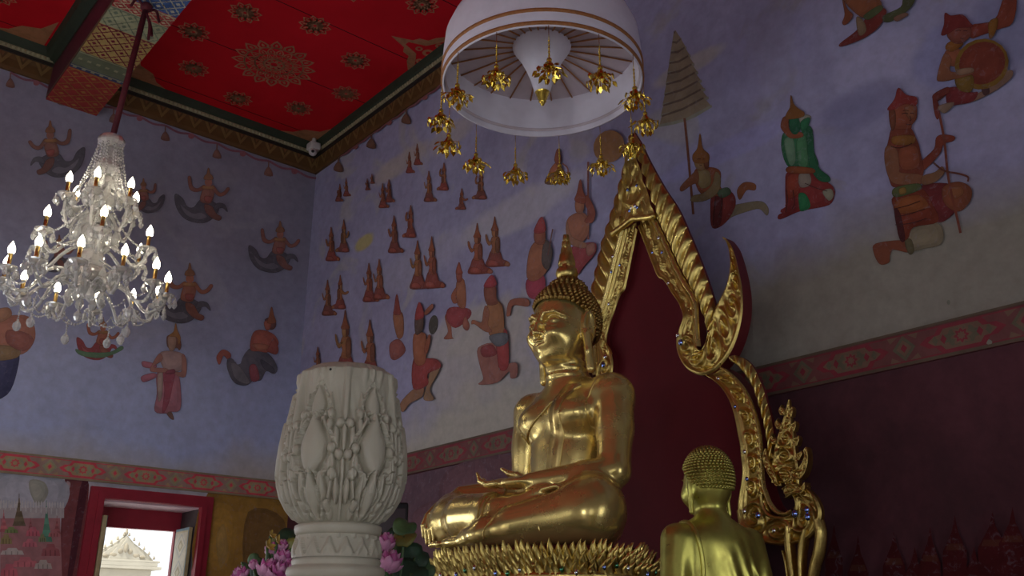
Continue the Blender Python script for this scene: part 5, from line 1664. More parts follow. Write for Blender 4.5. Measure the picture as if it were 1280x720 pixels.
    mb = MB(); ribbon(mb, C(t_in), C(t_out), scroll_relief(.034, .20), 260, 25, .0, side, base=.02); mb.build('end_scroll', [M['gold_dark'], M['gold_dark']], arch)
    # flame foliage of the end finial
    def flame(Lp, Rp, amp=.03, per=.11, mat='gold_dark', base=.02, nm='flame_leaf'):
        mb = MB(); ribbon(mb, C([ap(*p) for p in Lp]), C([ap(*p) for p in Rp]), scroll_relief(amp, per), 120, 17, .0, side, base=base); mb.build(nm, [M[mat], M[mat]], arch)
    flame([(968, 604), (968, 588), (971, 568), (976, 545), (982, 524), (986, 508), (988, 500)], [(1003, 606), (1002, 590), (999, 568), (996, 545), (992, 526), (990, 510), (989, 500)])
    flame([(994, 586), (1000, 588), (1006, 584), (1010, 577), (1011.5, 570), (1010.5, 564), (1013, 560)], [(996, 600), (1006, 600), (1012, 593), (1015.5, 582), (1016, 572), (1015, 563), (1014, 560)], .02, .09, base=.05)
    flame([(972, 600), (966, 590), (962, 580), (961, 570), (963, 562)], [(980, 606), (976, 592), (970, 582), (967, 572), (964, 562)], .02, .09, base=.06)
    flame([(985, 612), (994, 606), (1002, 606), (1008, 610), (1012, 604)], [(990, 624), (1000, 618), (1008, 618), (1013, 613), (1013, 604)], .02, .09, base=.06)
    # leaflets curling off both edges of the flame
    for (x0, y0, dx, dy, w) in ((969, 590, -6, -9, 4), (970, 572, -6, -10, 4), (974, 554, -5, -11, 4), (979, 535, -4, -11, 3.5), (983, 518, -3, -11, 3), (1002, 594, 6, -8, 4), (1000, 574, 6, -10, 4), (997, 556, 5, -11, 4), (994, 538, 4, -11, 3.5), (991, 520, 3, -11, 3),
                                (1004, 612, 9, -5, 4), (990, 604, 5, -9, 4), (978, 606, -6, -8, 4)):
        flame([(x0 - w, y0 + 2), (x0 - w + dx * .4 - 1, y0 + dy * .4), (x0 + dx * .9 - .8, y0 + dy * .8), (x0 + dx * .8, y0 + dy)], [(x0 + w, y0 + 2), (x0 + w + dx * .4, y0 + dy * .35), (x0 + dx * 1.1 + .8, y0 + dy * .75), (x0 + dx * .8 + .2, y0 + dy)], .012, .05, base=.035, nm='leaflet')
    # tail plumes down to the plinth
    for Lp, Rp in (([(985, 660), (984, 676), (986, 695), (990, 716), (993, 745), (992, 800)], [(994, 658), (994, 676), (996, 695), (999, 716), (1002, 745), (1003, 800)]),
                   ([(1006, 664), (1002, 680), (1001, 700), (1002, 722), (1003, 745), (1003, 800)], [(1016, 662), (1011, 682), (1009, 700), (1009, 722), (1010, 745), (1010, 800)]),
                   ([(1020, 652), (1022, 668), (1020, 688), (1015, 710), (1011, 745), (1010, 800)], [(1030, 648), (1034, 666), (1032, 690), (1026, 712), (1021, 745), (1020, 800)]),
                   ([(983, 690), (985, 700), (988, 720), (990, 745)], [(985, 688), (989, 700), (992, 720), (995, 745)])):
        mb = MB(); ribbon(mb, C([ap(*p) for p in Lp]), C([ap(*p) for p in Rp]), lambda u, s, t, w: .05 * max(0, 1 - ((s - .5) * 2) ** 2) ** .5, 80, 7, .0, side, base=.01); mb.build('plume', [M['gold_dark'], M['gold_dark']], arch)
# crown plate at the apex
cap_l = [(788.5, 184), (784, 206), (779, 232), (774, 258), (770.5, 283), (771, 292)]
P0 = ap(793, 165)
capA = [(0.0, P0[1] - .02)] + [(-abs(ap(797, 214)[0]) * k, ap(797, 214)[1] - (k - 1) * .27) for k in (1.0, 2.2, 3.5, 5.0)]
z_hi = ap(793, 178)[1]; z_lo = ap(797, 285)[1]
mb = MB()
nu, nv = 60, 31
v, f = [], []
wbot = .205
for i in range(nu):
    t = i / (nu - 1)
    w = .012 + wbot * t
    for j in range(nv):
        s = j / (nv - 1) * 2 - 1
        zlow = z_lo - .045 * math.cos(s * math.pi / 2) * 0 + .055 * (1 - abs(s)) ** 1.2
        z = z_hi + (zlow - z_hi) * t
        rel = .022 * max(bell(abs(s), .95, .08), 0) + .018 * max(0, math.cos(t * 30 + abs(s) * 7)) * max(0, 1 - abs(s)) + .016 * max(0, math.cos(s * 13)) * max(0, math.cos(t * 22))
        v.append(to_local(s * w, z, -(.045 + rel * min(1, t * 3))))
for i in range(nu - 1):
    for j in range(nv - 1):
        f.append((i * nv + j, i * nv + j + 1, (i + 1) * nv + j + 1, (i + 1) * nv + j))
mb.add(v, f)
mb.tube([to_local((j / 20 * 2 - 1) * (wbot + .02), z_lo + .055 * (1 - abs(j / 20 * 2 - 1)) ** 1.2 - .004, -.075) for j in range(21)], .024, 8)
rim = [i * nv for i in range(nu)] + [(nu - 1) * nv + j for j in range(1, nv)] + [i * nv + nv - 1 for i in range(nu - 2, -1, -1)] + [j for j in range(nv - 2, 0, -1)]
vv = [v[i] for i in rim] + [(.05, v[i][1], v[i][2]) for i in rim]; m = len(rim)
mb.add(vv, [(i, (i + 1) % m, m + (i + 1) % m, m + i) for i in range(m)], 1)
mb.build('crown_plate', [M['gold_carved'], M['red_lacquer']], arch)
# maroon panel filling the arch
edge = [ap(*p) for p in [(793, 215), (806, 262), (822, 300), (836, 330), (852, 362), (864, 390), (864, 420), (862, 446), (885, 466), (908, 476), (924, 496), (934, 520), (940, 560), (944, 610), (946, 660), (946, 700)]]
edge = [(-abs(p[0]) if i else 0.0, p[1]) for i, p in enumerate(edge)]
edge.append((edge[-1][0], .8))
outl = edge + [(-p[0], p[1]) for p in edge[::-1][:-1]]
fr = [Vector(to_local(p[0], p[1], .03)) for p in outl]; bk = [Vector(to_local(p[0], p[1], .09)) for p in outl]
tri = tessellate_polygon([fr]); m = len(outl)
mb = MB()
mb.add(fr + bk, [tuple(t) for t in tri] + [tuple(m + i for i in t[::-1]) for t in tri] + [(i, (i + 1) % m, m + (i + 1) % m, m + i) for i in range(m)])
mb.build('back_panel', M['maroon'], arch, smooth=False)
# plinth blocks the arch stands on, below the frame
for sd in (1, -1):
    mb = MB()
    mb.box(-.12, .16, min(sd * 1.02, sd * 1.55), max(sd * 1.02, sd * 1.55), 0, .98, 0, .02)
    mb.box(-.16, .20, min(sd * .98, sd * 1.59), max(sd * .98, sd * 1.59), .86, .96, 1, .01)
    mb.build('plinth', [M['red_lacquer'], M['gold_carved']], arch)
# mirror-glass studs, the sky's blue reflection put into the blue ones' tint
mb = MB()
for px, py, mi, r in ((955, 645, 0, .018), (1001, 643, 0, .021), (1016, 638, 0, .017), (1017, 647, 0, .020), (858, 430, 0, .020), (854, 421, 1, .016), (830, 300, 1, .014), (822, 318, 0, .012), (834, 318, 0, .012), (842, 356, 1, .012), (796, 262, 1, .016), (803, 262, 0, .013), (791, 240, 0, .013), (797, 200, 1, .014), (905, 475, 1, .012), (926, 510, 0, .012), (938, 566, 1, .012), (941, 600, 0, .013), (938, 640, 1, .014), (975, 664, 1, .014)):
    y, z = ap(px, py)
    for sd in (1, -1):
        mb = MB(); mb.ball(to_local(sd * y, z, -.062), (r * .7, r, r * 1.2), 8, 6)
        mb.build('mirror_stud', [M['mirror'], M['mirror_clear']][mi], arch)
# ------------------------------------------------------------------ standing disciple statue, seen from behind
DX, DY, DZ = 3.325, 2.585, .92
dis = empty('disciple_statue', (DX, DY, DZ), R(90 - 12))      # local forward looks toward the altar
tag(dis, 'smaller golden monk statue seen from behind at the right, curled hair and draped robe', 'statue')
HT = z_at(DX, DY, 560) - DZ
k = HT / 1.60
S = SDF((-.34 * k, -.36 * k, -.01), (.36 * k, .36 * k, 1.64 * k), .0058)
def E(c, r, kk=.03, rt=None, sub=False): S.ell([q * k for q in c], [q * k for q in r], kk * k, rt, sub)
def Cn(a, b, ra, rb, kk=.03, **kw): S.cone([q * k for q in a], [q * k for q in b], ra * k, rb * k, kk * k, **kw)
# robe column
Cn((-.0, 0, .06), (0, 0, .55), .175, .19, .05, sq=((1, 0, 0), 1.15))
E((0, 0, .80), (.16, .215, .28), .06)
E((0, 0, 1.05), (.145, .235, .22), .06)
E((-.01, 0, 1.15), (.115, .235, .10), .06)
for s in (1, -1):
    Cn((-.005, s * .215, 1.155), (-.03, s * .275, .86), .076, .062, .035)
    Cn((-.03, s * .275, .86), (.17, s * .07, .95), .058, .036, .03)
    E((.20, s * .022, 1.01), (.030, .020, .085), .012)
    for q in range(4): Cn((.185 + .014 * q, s * .016, 1.08), (.185 + .012 * q, s * .012, 1.16 - .01 * abs(q - 1)), .0085, .006, .004)
    Cn((.175, s * .035, 1.0), (.165, s * .02, 1.07), .010, .007, .006)
    Cn((.02, s * .08, .04), (.16, s * .085, .025), .05, .035, .03)
Cn((-.015, 0, 1.18), (.0, 0, 1.33), .078, .066, .05)
E((.0, 0, 1.445), (.118, .112, .15), .02)
E((.035, 0, 1.395), (.095, .092, .115), .03)
E((.075, 0, 1.315), (.045, .05, .035), .03)
for s in (1, -1):
    E((.115, s * .040, 1.425), (.016, .028, .013), .008, None, True)
    E((.104, s * .042, 1.42), (.018, .028, .014), .005)
    E((.07, s * .055, 1.375), (.05, .045, .045), .03)
    E((-.005, s * .112, 1.40), (.024, .013, .055), .008)
    Cn((.004, s * .112, 1.37), (.0, s * .116, 1.285), .013, .011, .006)
    Cn((.122, s * .012, 1.455), (.105, s * .075, 1.452), .007, .005, .008)
Cn((.118, 0, 1.44), (.140, 0, 1.385), .010, .014, .012)
Cn((.118, -.03, 1.345), (.118, .03, 1.345), .009, .009, .010)
Cn((.113, -.024, 1.328), (.113, .024, 1.328), .009, .009, .008)
# robe: fold ridges across the back and the raised edge over the left shoulder
for (a, b, r0) in (((-.118, -.03, 1.14), (-.182, -.16, .72), .010), ((-.125, .02, 1.08), (-.192, -.09, .55), .010), ((-.11, -.09, 1.14), (-.165, -.20, .82), .009), ((-.15, .07, .85), (-.190, .0, .40), .012), ((-.145, .13, .80), (-.18, .08, .3), .012)):
    Cn(a, b, r0, r0 * .9, .035)
body = sdf_object('body', S, M['brass'], dis)
del S
bm = bmesh.new(); bm.from_mesh(body.data); dbvh = BVHTree.FromBMesh(bm); bm.free()
def dnear(pts, off):
    out = []
    for p in pts:
        h = dbvh.find_nearest(Vector([q * k for q in p])); out.append(h[0] + h[1] * off)
    return out
def hl2(ph):
    ph = (ph + math.pi) % (2 * math.pi) - math.pi
    return float(np.interp(abs(ph), [0, .5, .95, 1.3, 1.5, 1.8, 2.1, math.pi], [1.10, 1.14, 1.22, 1.40, 1.62, 1.85, 1.98, 2.02]))
curl_cap('hair', dis, M['brass_hair'], (-.002 * k, 0, 1.455 * k), (.124 * k, .119 * k, .148 * k), hl2, 19, .0088 * k, None, 1.15)
mb = MB()
mb.tube(dnear([tuple(p) for p in crom([(.12, .12, 1.16), (.02, .16, 1.22), (-.08, .165, 1.17), (-.13, .17, 1.05), (-.15, .19, .90), (-.15, .20, .72)], 8)], .002), .011 * k, 8)
mb.tube(dnear([tuple(p) for p in crom([(.13, .05, 1.14), (.08, -.10, 1.06), (.05, -.22, .95), (-.05, -.24, .90), (-.13, -.17, .93)], 8)], .002), .008 * k, 6)
mb.build('robe_edge', M['brass'], dis)
mb = MB(); mb.lathe([(.30, -.12), (.30, -.08), (.26, -.05), (.25, -.01), (.27, .0), (.27, .012)], 32, (0, 0, 0))
mb.build('base', M['gold_dark'], dis)

# ------------------------------------------------------------------ carved cream column, urn-shaped, in the foreground
UX, UY = 1.5, 2.6
TZ = 1.05                                # tabletop the column stands on
Dh = math.hypot(UX, UY)
def rowz(py): return z_at(UX, UY, py)
def pxw(w, py):                          # half width in metres of w photograph pixels at that row
    s, c = math.sin(YAW), math.cos(YAW)
    depth = (UX * s + UY * c) * math.cos(PITCH) + (rowz(py) - CAM_H) * math.sin(PITCH)
    return w / 2 * depth / FPX
urn = empty('carved_column', (UX, UY, TZ))
tag(urn, 'large cream urn-shaped column deeply carved with buds and leaves, in the foreground', 'carved column')
prof_px = [(468, 115), (475, 124), (485, 126), (500, 131), (520, 138), (540, 146), (560, 152), (580, 156), (596, 157), (610, 154), (625, 146), (640, 130), (650, 114), (656, 101), (660, 97)]
Z = [rowz(p) for p, w in prof_px]; Wd = [pxw(w, p) for p, w in prof_px]
zt_u, zb_u = Z[0], Z[-1]
def rad_u(z): return float(np.interp(-z, [-q for q in Z], Wd))
NT, NZ = 720, 260
th = np.linspace(0, 2 * np.pi, NT, endpoint=False)[None, :]
tz = np.linspace(0, 1, NZ)[:, None]      # 0 = bottom of bowl, 1 = top rim
zz = zb_u + (zt_u - zb_u) * tz
base_r = np.array([rad_u(float(q)) for q in zz[:, 0]])[:, None]
NP = 6
A0 = math.atan2(-UX, -UY)
cen = math.atan2(-UY, -UX)               # azimuth that faces the viewer
ph = ((th - cen) / (2 * np.pi) * NP + .0)
x = (ph % 1.0 - .5) * 2                  # -1..1 inside one carved panel
def cl(a): return np.clip(a, 0, 1)
def drop(x, y, cx, cy, w, h, tip=.45):
    """teardrop bud, pointed upward: soft height"""
    yy = (y - cy) / h
    ww = w * np.sqrt(cl(1 - np.abs(yy) ** 1.6)) * (1 - tip * cl(yy + .1))
    d = np.abs(x - cx) / np.maximum(ww, 1e-3)
    return np.where((np.abs(yy) < 1) & (d < 1), np.sqrt(cl(1 - d ** 2)), 0)
hgt = np.zeros((NZ, NT))
Y = tz + 0 * th
# tall ribs that flare to the rim between panels, tapering to the foot
rib = np.exp(-((np.abs(x) - 1) / (.07 + .10 * cl((Y - .45) * 2))) ** 4) * (.6 + .4 * cl((Y - .3) * 2))
hgt = np.maximum(hgt, .85 * rib)
mid = np.exp(-(x / (.10 + .12 * cl((Y - .78) * 5))) ** 2) * cl((Y - .80) * 8)
hgt = np.maximum(hgt, .8 * mid)
flut = np.sqrt(.5 + .5 * np.cos(x * np.pi * 3 + np.pi)) * cl((Y - .74) * 5)
hgt = np.maximum(hgt, .8 * flut)
# pointed arch frame round the main bud
fr = np.abs(np.abs(x) - .70 * np.sqrt(cl(1 - ((Y - .34) / .36) ** 2)) * (1 - .35 * cl((Y - .35) * 3)))
hgt = np.maximum(hgt, .85 * np.exp(-(fr / .065) ** 4) * cl((.70 - Y) * 12) * cl((Y - .04) * 20))
for (cx, cy, w, h, a) in ((0, .47, .50, .185, 1.0), (0, .735, .30, .11, .85), (-.32, .19, .24, .12, .8), (.32, .19, .24, .12, .8), (0, .17, .26, .13, .95), (-.60, .33, .14, .07, .8), (.60, .33, .14, .07, .8), (-.50, .60, .13, .07, .75), (.50, .60, .13, .07, .75),
                          (-.74, .52, .12, .09, .7), (.74, .52, .12, .09, .7), (-.45, .72, .12, .08, .6), (.45, .72, .12, .08, .6), (-.82, .20, .12, .09, .75), (.82, .20, .12, .09, .75), (0, .045, .20, .04, .7), (-.55, .07, .18, .05, .7), (.55, .07, .18, .05, .7)):
    hgt = np.maximum(hgt, a * drop(x, Y, cx, cy, w, h))
def dring(cx, cy, w, h, lo, hi, tip=.45):
    yy = (Y - cy) / h
    ww = w * np.sqrt(cl(1 - np.abs(np.clip(yy / hi, -1, 1)) ** 1.6)) * (1 - tip * cl(yy + .1))
    d = np.abs(x - cx) / np.maximum(ww, 1e-3)
    return np.where((np.abs(yy) < hi) & (d > lo) & (d < hi * 1.25), 1.0, 0)
for cx, cy, w, h, a in ((0, .47, .50, .185, .62), (0, .735, .30, .11, .6), (0, .17, .26, .13, .6)):
    ring_ = dring(cx, cy, w, h, 1.12, 1.34)
    hgt = np.where(ring_ > 0, np.maximum(hgt, a + .12 * np.cos(Y * 150)), hgt)
    gap = dring(cx, cy, w, h, .98, 1.10)
    hgt = np.where(gap > 0, hgt * .25, hgt)
for cx, cy in ((-.62, .44), (.62, .44), (-.52, .66), (.52, .66), (-.70, .28), (.70, .28), (-.5, .10), (.5, .10), (-.84, .60), (.84, .60), (-.86, .40), (.86, .40)):   # curled buds between the leaves
    q = np.hypot((x - cx) / .13, (Y - cy) / .035)
    hgt = np.where(q < 1, np.maximum(hgt, .35 + .5 * np.sqrt(cl(1 - q ** 2))), hgt)
    hgt = np.where((q >= 1) & (q < 1.2), hgt * .45, hgt)
for cx, cy, w, h in ((-.32, .19, .24, .12), (.32, .19, .24, .12)):
    hgt = hgt - .16 * np.exp(-((x - cx) / .03) ** 2) * (np.abs((Y - cy) / h) < .9)
hgt = np.maximum(hgt, .5 * cl((Y - .68) * 5))
hgt = hgt + .10 * np.cos(x * 22 + Y * 30) * cl(1 - np.abs(Y - .45) * 2.2) * (hgt < .5)
edge = cl((1 - tz) * 30) * cl(tz * 40)
rr = base_r * (1 - .145) + base_r * .185 * hgt * (.25 + .75 * edge)
# scalloped silhouette of the rim
rr = rr * (1 + .006 * np.cos(th * 32) * cl((tz - .85) * 10))
verts = np.stack([UX * 0 + rr * np.cos(th), rr * np.sin(th), (zz - TZ) + 0 * th], -1).reshape(-1, 3)
faces = []
for i in range(NZ - 1):
    for j in range(NT):
        q = (j + 1) % NT
        faces.append((i * NT + j, i * NT + q, (i + 1) * NT + q, (i + 1) * NT + j))
mb = MB(); mb.add([tuple(v) for v in verts], faces)
# rim turns inward to a shallow hollow
nb = (NZ - 1) * NT
topr = [tuple(v) for v in verts[nb:nb + NT]]
n0 = len(mb.v)
rings = [(1.0, 0), (.94, .008), (.86, .006), (.80, -.02), (.4, -.035), (.02, -.04)]
vv = []
for s_, dz in rings: vv += [(v[0] * s_, v[1] * s_, v[2] + dz) for v in topr]
mb.add(vv, [(i * NT + j, i * NT + (j + 1) % NT, (i + 1) * NT + (j + 1) % NT, (i + 1) * NT + j) for i in range(len(rings) - 1) for j in range(NT)] + [tuple((len(rings) - 1) * NT + j for j in range(NT))])
M['cream'] = simple('cream_cast_wax', (0.42, 0.385, 0.295), 0.55, var=.07, scale=9, bump=.12, bscale=70, Subsurface_Weight=.12, Subsurface_Radius=(.01, .008, .005))
mb.build('carved_bowl', M['cream'], urn)
# neck with a band of pointed leaves, ring mouldings, shaft and foot
def rz(py): return rowz(py) - TZ
mb = MB()
pr = [(pxw(99, 657), rz(657)), (pxw(107, 660), rz(659)), (pxw(108, 664), rz(663)), (pxw(106, 669), rz(668)), (pxw(102, 672), rz(671))]
mb.lathe(pr[::-1], 64)
mb.build('collar', M['cream'], urn)
mb = MB()
NTn = 256; nzn = 34
zA, zB = rz(699), rz(671)
rA, rB = pxw(103, 699), pxw(99, 671)
v = []
for i in range(nzn):
    t = i / (nzn - 1)
    for j in range(NTn):
        a = 2 * math.pi * j / NTn
        u = ((a - cen) / (2 * math.pi) * 16) % 1.0
        w = abs(u - .5) * 2
        tri = 1 - w
        h = .010 * (1 if t < .10 + .8 * tri else 0) + .006 * max(0, 1 - abs(t - .5 * tri - .05) * 4) * (tri > .3) + .006 * (1 if (.80 < t + (0 if w < .5 else .2) * 0 and w > .82) else 0)
        r = rA + (rB - rA) * t + h * .8
        v.append((r * math.cos(a), r * math.sin(a), zA + (zB - zA) * t))
mb.add(v, [(i * NTn + j, i * NTn + (j + 1) % NTn, (i + 1) * NTn + (j + 1) % NTn, (i + 1) * NTn + j) for i in range(nzn - 1) for j in range(NTn)])
mb.build('leaf_band', M['cream'], urn)
mb = MB()
pr = [(pxw(103, 699), rz(698)), (pxw(108, 700), rz(700)), (pxw(111, 705), rz(704)), (pxw(108, 708), rz(707)), (pxw(110, 710), rz(709)), (pxw(120, 712), rz(711)), (pxw(123, 717), rz(717)), (pxw(118, 722), rz(723)),
      (pxw(104, 730), rz(732)), (pxw(100, 740), rz(745)), (.118, .50), (.122, .30), (.15, .22), (.17, .20), (.175, .16), (.15, .14), (.15, .10), (.21, .07), (.22, .02), (.22, 0)]
mb.lathe(pr[::-1], 64)
mb.build('ringed_foot', M['cream'], urn)
mb = MB(); d = Vector((-UX, -UY, 0)).normalized(); sdv = Vector((d.y, -d.x, 0))
p = d * (pxw(120, 480) * .97) + sdv * (pxw(42, 480)) * 1.0
mb.ball((p.x, p.y, rz(478)), .0045, 8, 6)
mb.build('dark_fleck', M['black_plastic'], urn)
# ------------------------------------------------------------------ crystal chandelier
HX, HY = 2.08, 8.205
chd = empty('chandelier', (HX, HY, z_at(HX, HY, 323)))
tag(chd, 'lit crystal chandelier with three tiers of candle bulbs hanging on a dark red rod', 'chandelier')
Z0 = z_at(HX, HY, 323)
def hz(py): return z_at(HX, HY, py) - Z0
def crystal(name, col, tr, rough, extra=0.0):
    m, nt, N, L, b = new_mat(name)
    n = noise(nt, 30, 2)
    r = ramp(nt, n.outputs[0], [(.3, tuple(c * .85 for c in col)), (.7, col)])
    L.new(r.outputs[0], b.inputs['Base Color'])
    b.inputs['Transmission Weight'].default_value = tr
    b.inputs['Roughness'].default_value = rough
    b.inputs['IOR'].default_value = 1.5
    b.inputs['Coat Weight'].default_value = .6
    b.inputs['Coat Roughness'].default_value = .05
    return m
M['crystal'] = crystal('cut_crystal', (0.97, 0.96, 0.92), .55, .05)
M['crystal_drop'] = crystal('crystal_drops', (0.98, 0.98, 0.95), .55, .03)
M['candle'] = gold_mat('gilt_candle_sleeve', (0.70, 0.48, 0.16), 0.3)
mbulb, nt, N, L, b = new_mat('lit_candle_bulb')
b.inputs['Base Color'].default_value = (1, .95, .85, 1)
b.inputs['Emission Color'].default_value = (1.0, 0.90, 0.70, 1)
b.inputs['Emission Strength'].default_value = 24.0
M['bulb'] = mbulb
mb = MB()
RT = Vector((.095, -.05, 7.46 - Z0))      # the hook sits a little to one side
mb.tube([(0, 0, hz(176)), (RT.x * .5, RT.y * .5, (hz(176) + RT.z) / 2), RT - Vector((0, 0, .03))], .028, 8)
mb.ball(RT - Vector((0, 0, .05)), (.06, .06, .05), 10, 8)
mb.build('suspension_rod', M['rope'], chd)
mb = MB()
for a, b_, c in (((.0, .0, -.1), (.10, .02, -.03), (.14, .0, -.16)), ((0, 0, -.1), (-.10, -.03, -.02), (-.15, -.02, -.12)), ((0, 0, -.1), (.04, -.05, -.25), (.06, -.03, -.42)), ((0, 0, -.1), (.07, .03, -.2), (.10, .02, -.33))):
    mb.tube([Vector(q) + RT for q in crom([a, b_, c], 6)], .014, 6)
mb.build('ribbon_bow', M['rope'], chd)
# central stem: stacked cut glass shapes
prof = []
def seg(py0, py1, r0, r1, bulge=0):
    z0, z1 = hz(py0), hz(py1)
    for i in range(7):
        t = i / 6
        prof.append((r0 + (r1 - r0) * t + bulge * math.sin(math.pi * t), z0 + (z1 - z0) * t))
mb = MB()
for py0, py1, r0, r1, bl in ((172, 186, .10, .085, .03), (188, 200, .07, .07, .0), (200, 222, .075, .11, .03), (224, 240, .09, .13, .03), (242, 262, .10, .07, .05), (264, 285, .07, .13, .02), (286, 310, .12, .09, .04), (312, 335, .06, .12, .03), (336, 352, .13, .07, .05), (352, 372, .06, .04, .03)):
    prof = []; seg(py0, py1, r0, r1, bl)
    mb.lathe([(.02, prof[0][1])] + prof + [(.02, prof[-1][1])], 14, cap=False)
mb.build('stem', M['crystal'], chd, False)
def dish(mb, c, r):
    mb.lathe([(.012, -.02), (r * .55, -.012), (r * .95, .008), (r, .022), (r * .9, .018), (r * .5, .0), (.012, .0)], 14, c, cap=False)
def bead_chain(mb, a, b, sag, r, n):
    a, b = Vector(a), Vector(b)
    mb.tube([a.lerp(b, i / 8) - Vector((0, 0, sag * 4 * (i / 8) * (1 - i / 8))) for i in range(9)], .0025, 3)
    for i in range(n + 1):
        t = i / n
        p = a.lerp(b, t) - Vector((0, 0, sag * 4 * t * (1 - t)))
        mb.ball(p, r * (1.25 if i % 3 == 0 else .9), 6, 4)
def pendant(mb, c, s):
    mb.ball((c[0], c[1], c[2] - .012 * s), .010 * s, 6, 4)
    mb.lathe([(0.001, -.115 * s), (.016 * s, -.10 * s), (.026 * s, -.078 * s), (.018 * s, -.045 * s), (.005 * s, -.022 * s), (.001, -.02 * s)], 7, c, cap=False)
# tiers: number of arms, radius, height of the cup, height where the arm leaves the stem, start angle
TIERS = [(12, .655, hz(358) - .03, hz(366), .13), (6, .48, hz(308) - .04, hz(320), .35), (6, .30, hz(254) - .03, hz(280), .05)]
first = True
proto = {}
for ti, (n, r, zc, zs, a0) in enumerate(TIERS):
    for i in range(n):
        a = a0 + 2 * math.pi * i / n
        cu, su = math.cos(a), math.sin(a)
        # arm: leaves the stem, dips, swings up to the cup
        mb = MB()
        pr = [(.05, zs), (r * .30, zs + .09), (r * .55, zs + .02), (r * .78, zs - .13 + (.03 if ti else 0)), (r * .97, zs - .06 + (zc - zs) * .45), (r, zc - .015)]
        if ti == 0 and i % 2 == 0: pr = [(.05, zs), (r * .28, zs + .16), (r * .52, zs + .12), (r * .70, zs - .08), (r * .90, zs - .12), (r, zc - .015)]
        pts = [(q[0] * cu, q[0] * su, q[1]) for q in crom(pr, 6)]
        mb.tube(pts, [.0155] * len(pts), 6)
        for q in pts[4:-2:3]: mb.ball(q, .019, 6, 4)
        mb.build('arm', M['crystal'], chd)
        mb = MB(); cx, cy = r * cu, r * su
        dish(mb, (cx, cy, zc), .078)
        mb.build('drip_dish', M['crystal'], chd, False)
        mb = MB(); mb.lathe([(.030, .0), (.030, .01), (.018, .016), (.017, .135), (.020, .14)], 10, (cx, cy, zc))
        can = mb.build('candle', M['candle'], chd)
        mb = MB(); mb.lathe([(.014, .135), (.027, .152), (.031, .175), (.025, .203), (.012, .228), (.001, .25)], 10, (cx, cy, zc), cap=False)
        mb.build('flame_bulb', M['bulb'], can)
        mb = MB()
        for q in range(6):
            b_ = 2 * math.pi * q / 6 + a
            pendant(mb, (cx + .082 * math.cos(b_), cy + .082 * math.sin(b_), zc + .01), .8 if q % 2 else 1.0)
        mb.build('crystal_drops', M['crystal_drop'], chd, False)['kind'] = 'stuff'
# swags of beads between cups and up to the crown
for ti, (n, r, zc, zs, a0) in enumerate(TIERS):
    for i in range(n):
        mb = MB()
        a, b_ = a0 + 2 * math.pi * i / n, a0 + 2 * math.pi * (i + 1) / n
        bead_chain(mb, (r * .97 * math.cos(a), r * .97 * math.sin(a), zc - .02), (r * .97 * math.cos(b_), r * .97 * math.sin(b_), zc - .02), .13 if ti == 0 else .10, .0105, 14 if ti == 0 else 16)
        if ti == 0:
            mb.build('bead_swag', M['crystal_drop'], chd, False); mb = MB()
            bead_chain(mb, (r * .6 * math.cos(a), r * .6 * math.sin(a), zs - .10), (r * .6 * math.cos(b_), r * .6 * math.sin(b_), zs - .10), .08, .009, 8)
        mb.build('bead_swag', M['crystal_drop'], chd, False)
for ti, n, za, ra, zb_, rb in ((0, 8, hz(180), .10, hz(262), .27), (1, 6, hz(262), .12, TIERS[1][2], .46), (2, 6, hz(200), .09, TIERS[2][2], .28)):
    for i in range(n):
        mb = MB()
        a = 2 * math.pi * i / n + .2
        bead_chain(mb, (ra * math.cos(a), ra * math.sin(a), za), (rb * math.cos(a), rb * math.sin(a), zb_), .06, .011, 24)
        mb.build('bead_string', M['crystal_drop'], chd, False)
for i in range(12):
    a = 2 * math.pi * i / 12
    mb = MB()
    bead_chain(mb, (.10 * math.cos(a), .10 * math.sin(a), hz(176)), (.12 * math.cos(a + .2), .12 * math.sin(a + .2), hz(232)), -.01, .012, 14)
    mb.build('bead_string', M['crystal_drop'], chd, False)
# big ball drops round the bottom
for i in range(9):
    a = 2 * math.pi * i / 9 + .2
    rr_, z = (.60, -.30) if i % 2 else (.38, -.36)
    mb = MB()
    c = (rr_ * math.cos(a), rr_ * math.sin(a), TIERS[0][2] + z)
    mb.lathe([(.001, -.055), (.022, -.045), (.036, -.018), (.034, .012), (.016, .035), (.004, .05), (.001, .052)], 8, c, cap=False)
    bead_chain(mb, (c[0], c[1], c[2] + .05), (c[0], c[1], c[2] + .16), 0, .009, 5)
    mb.build('crystal_ball', M['crystal_drop'], chd, False)
# petals of cut glass round the stem
for z, r, n in ((hz(335), .20, 10), (hz(285), .18, 9), (hz(235), .15, 8), (hz(360), .14, 8)):
    mb = MB()
    for i in range(n):
        a = 2 * math.pi * i / n
        pendant(mb, (r * math.cos(a), r * math.sin(a), z), 1.5)
        mb.tube([(.0, .0, z + .05), (.05 * math.cos(a), .05 * math.sin(a), z + .05), (r * .6 * math.cos(a), r * .6 * math.sin(a), z + .05), (r * math.cos(a), r * math.sin(a), z)], .008, 5)
    mb.build('stem_drops', M['crystal_drop'], chd, False)['kind'] = 'stuff'

# ------------------------------------------------------------------ white ceremonial canopy above the statue
KX, KY = 4.0, 4.37
KZ = 5.40                                # lower rim
can = empty('hanging_canopy', (KX, KY, KZ))
tag(can, 'round white cloth canopy with orange braid and gold leaf pendants hanging above the statue', 'canopy')
RC = .735
mb = MB()
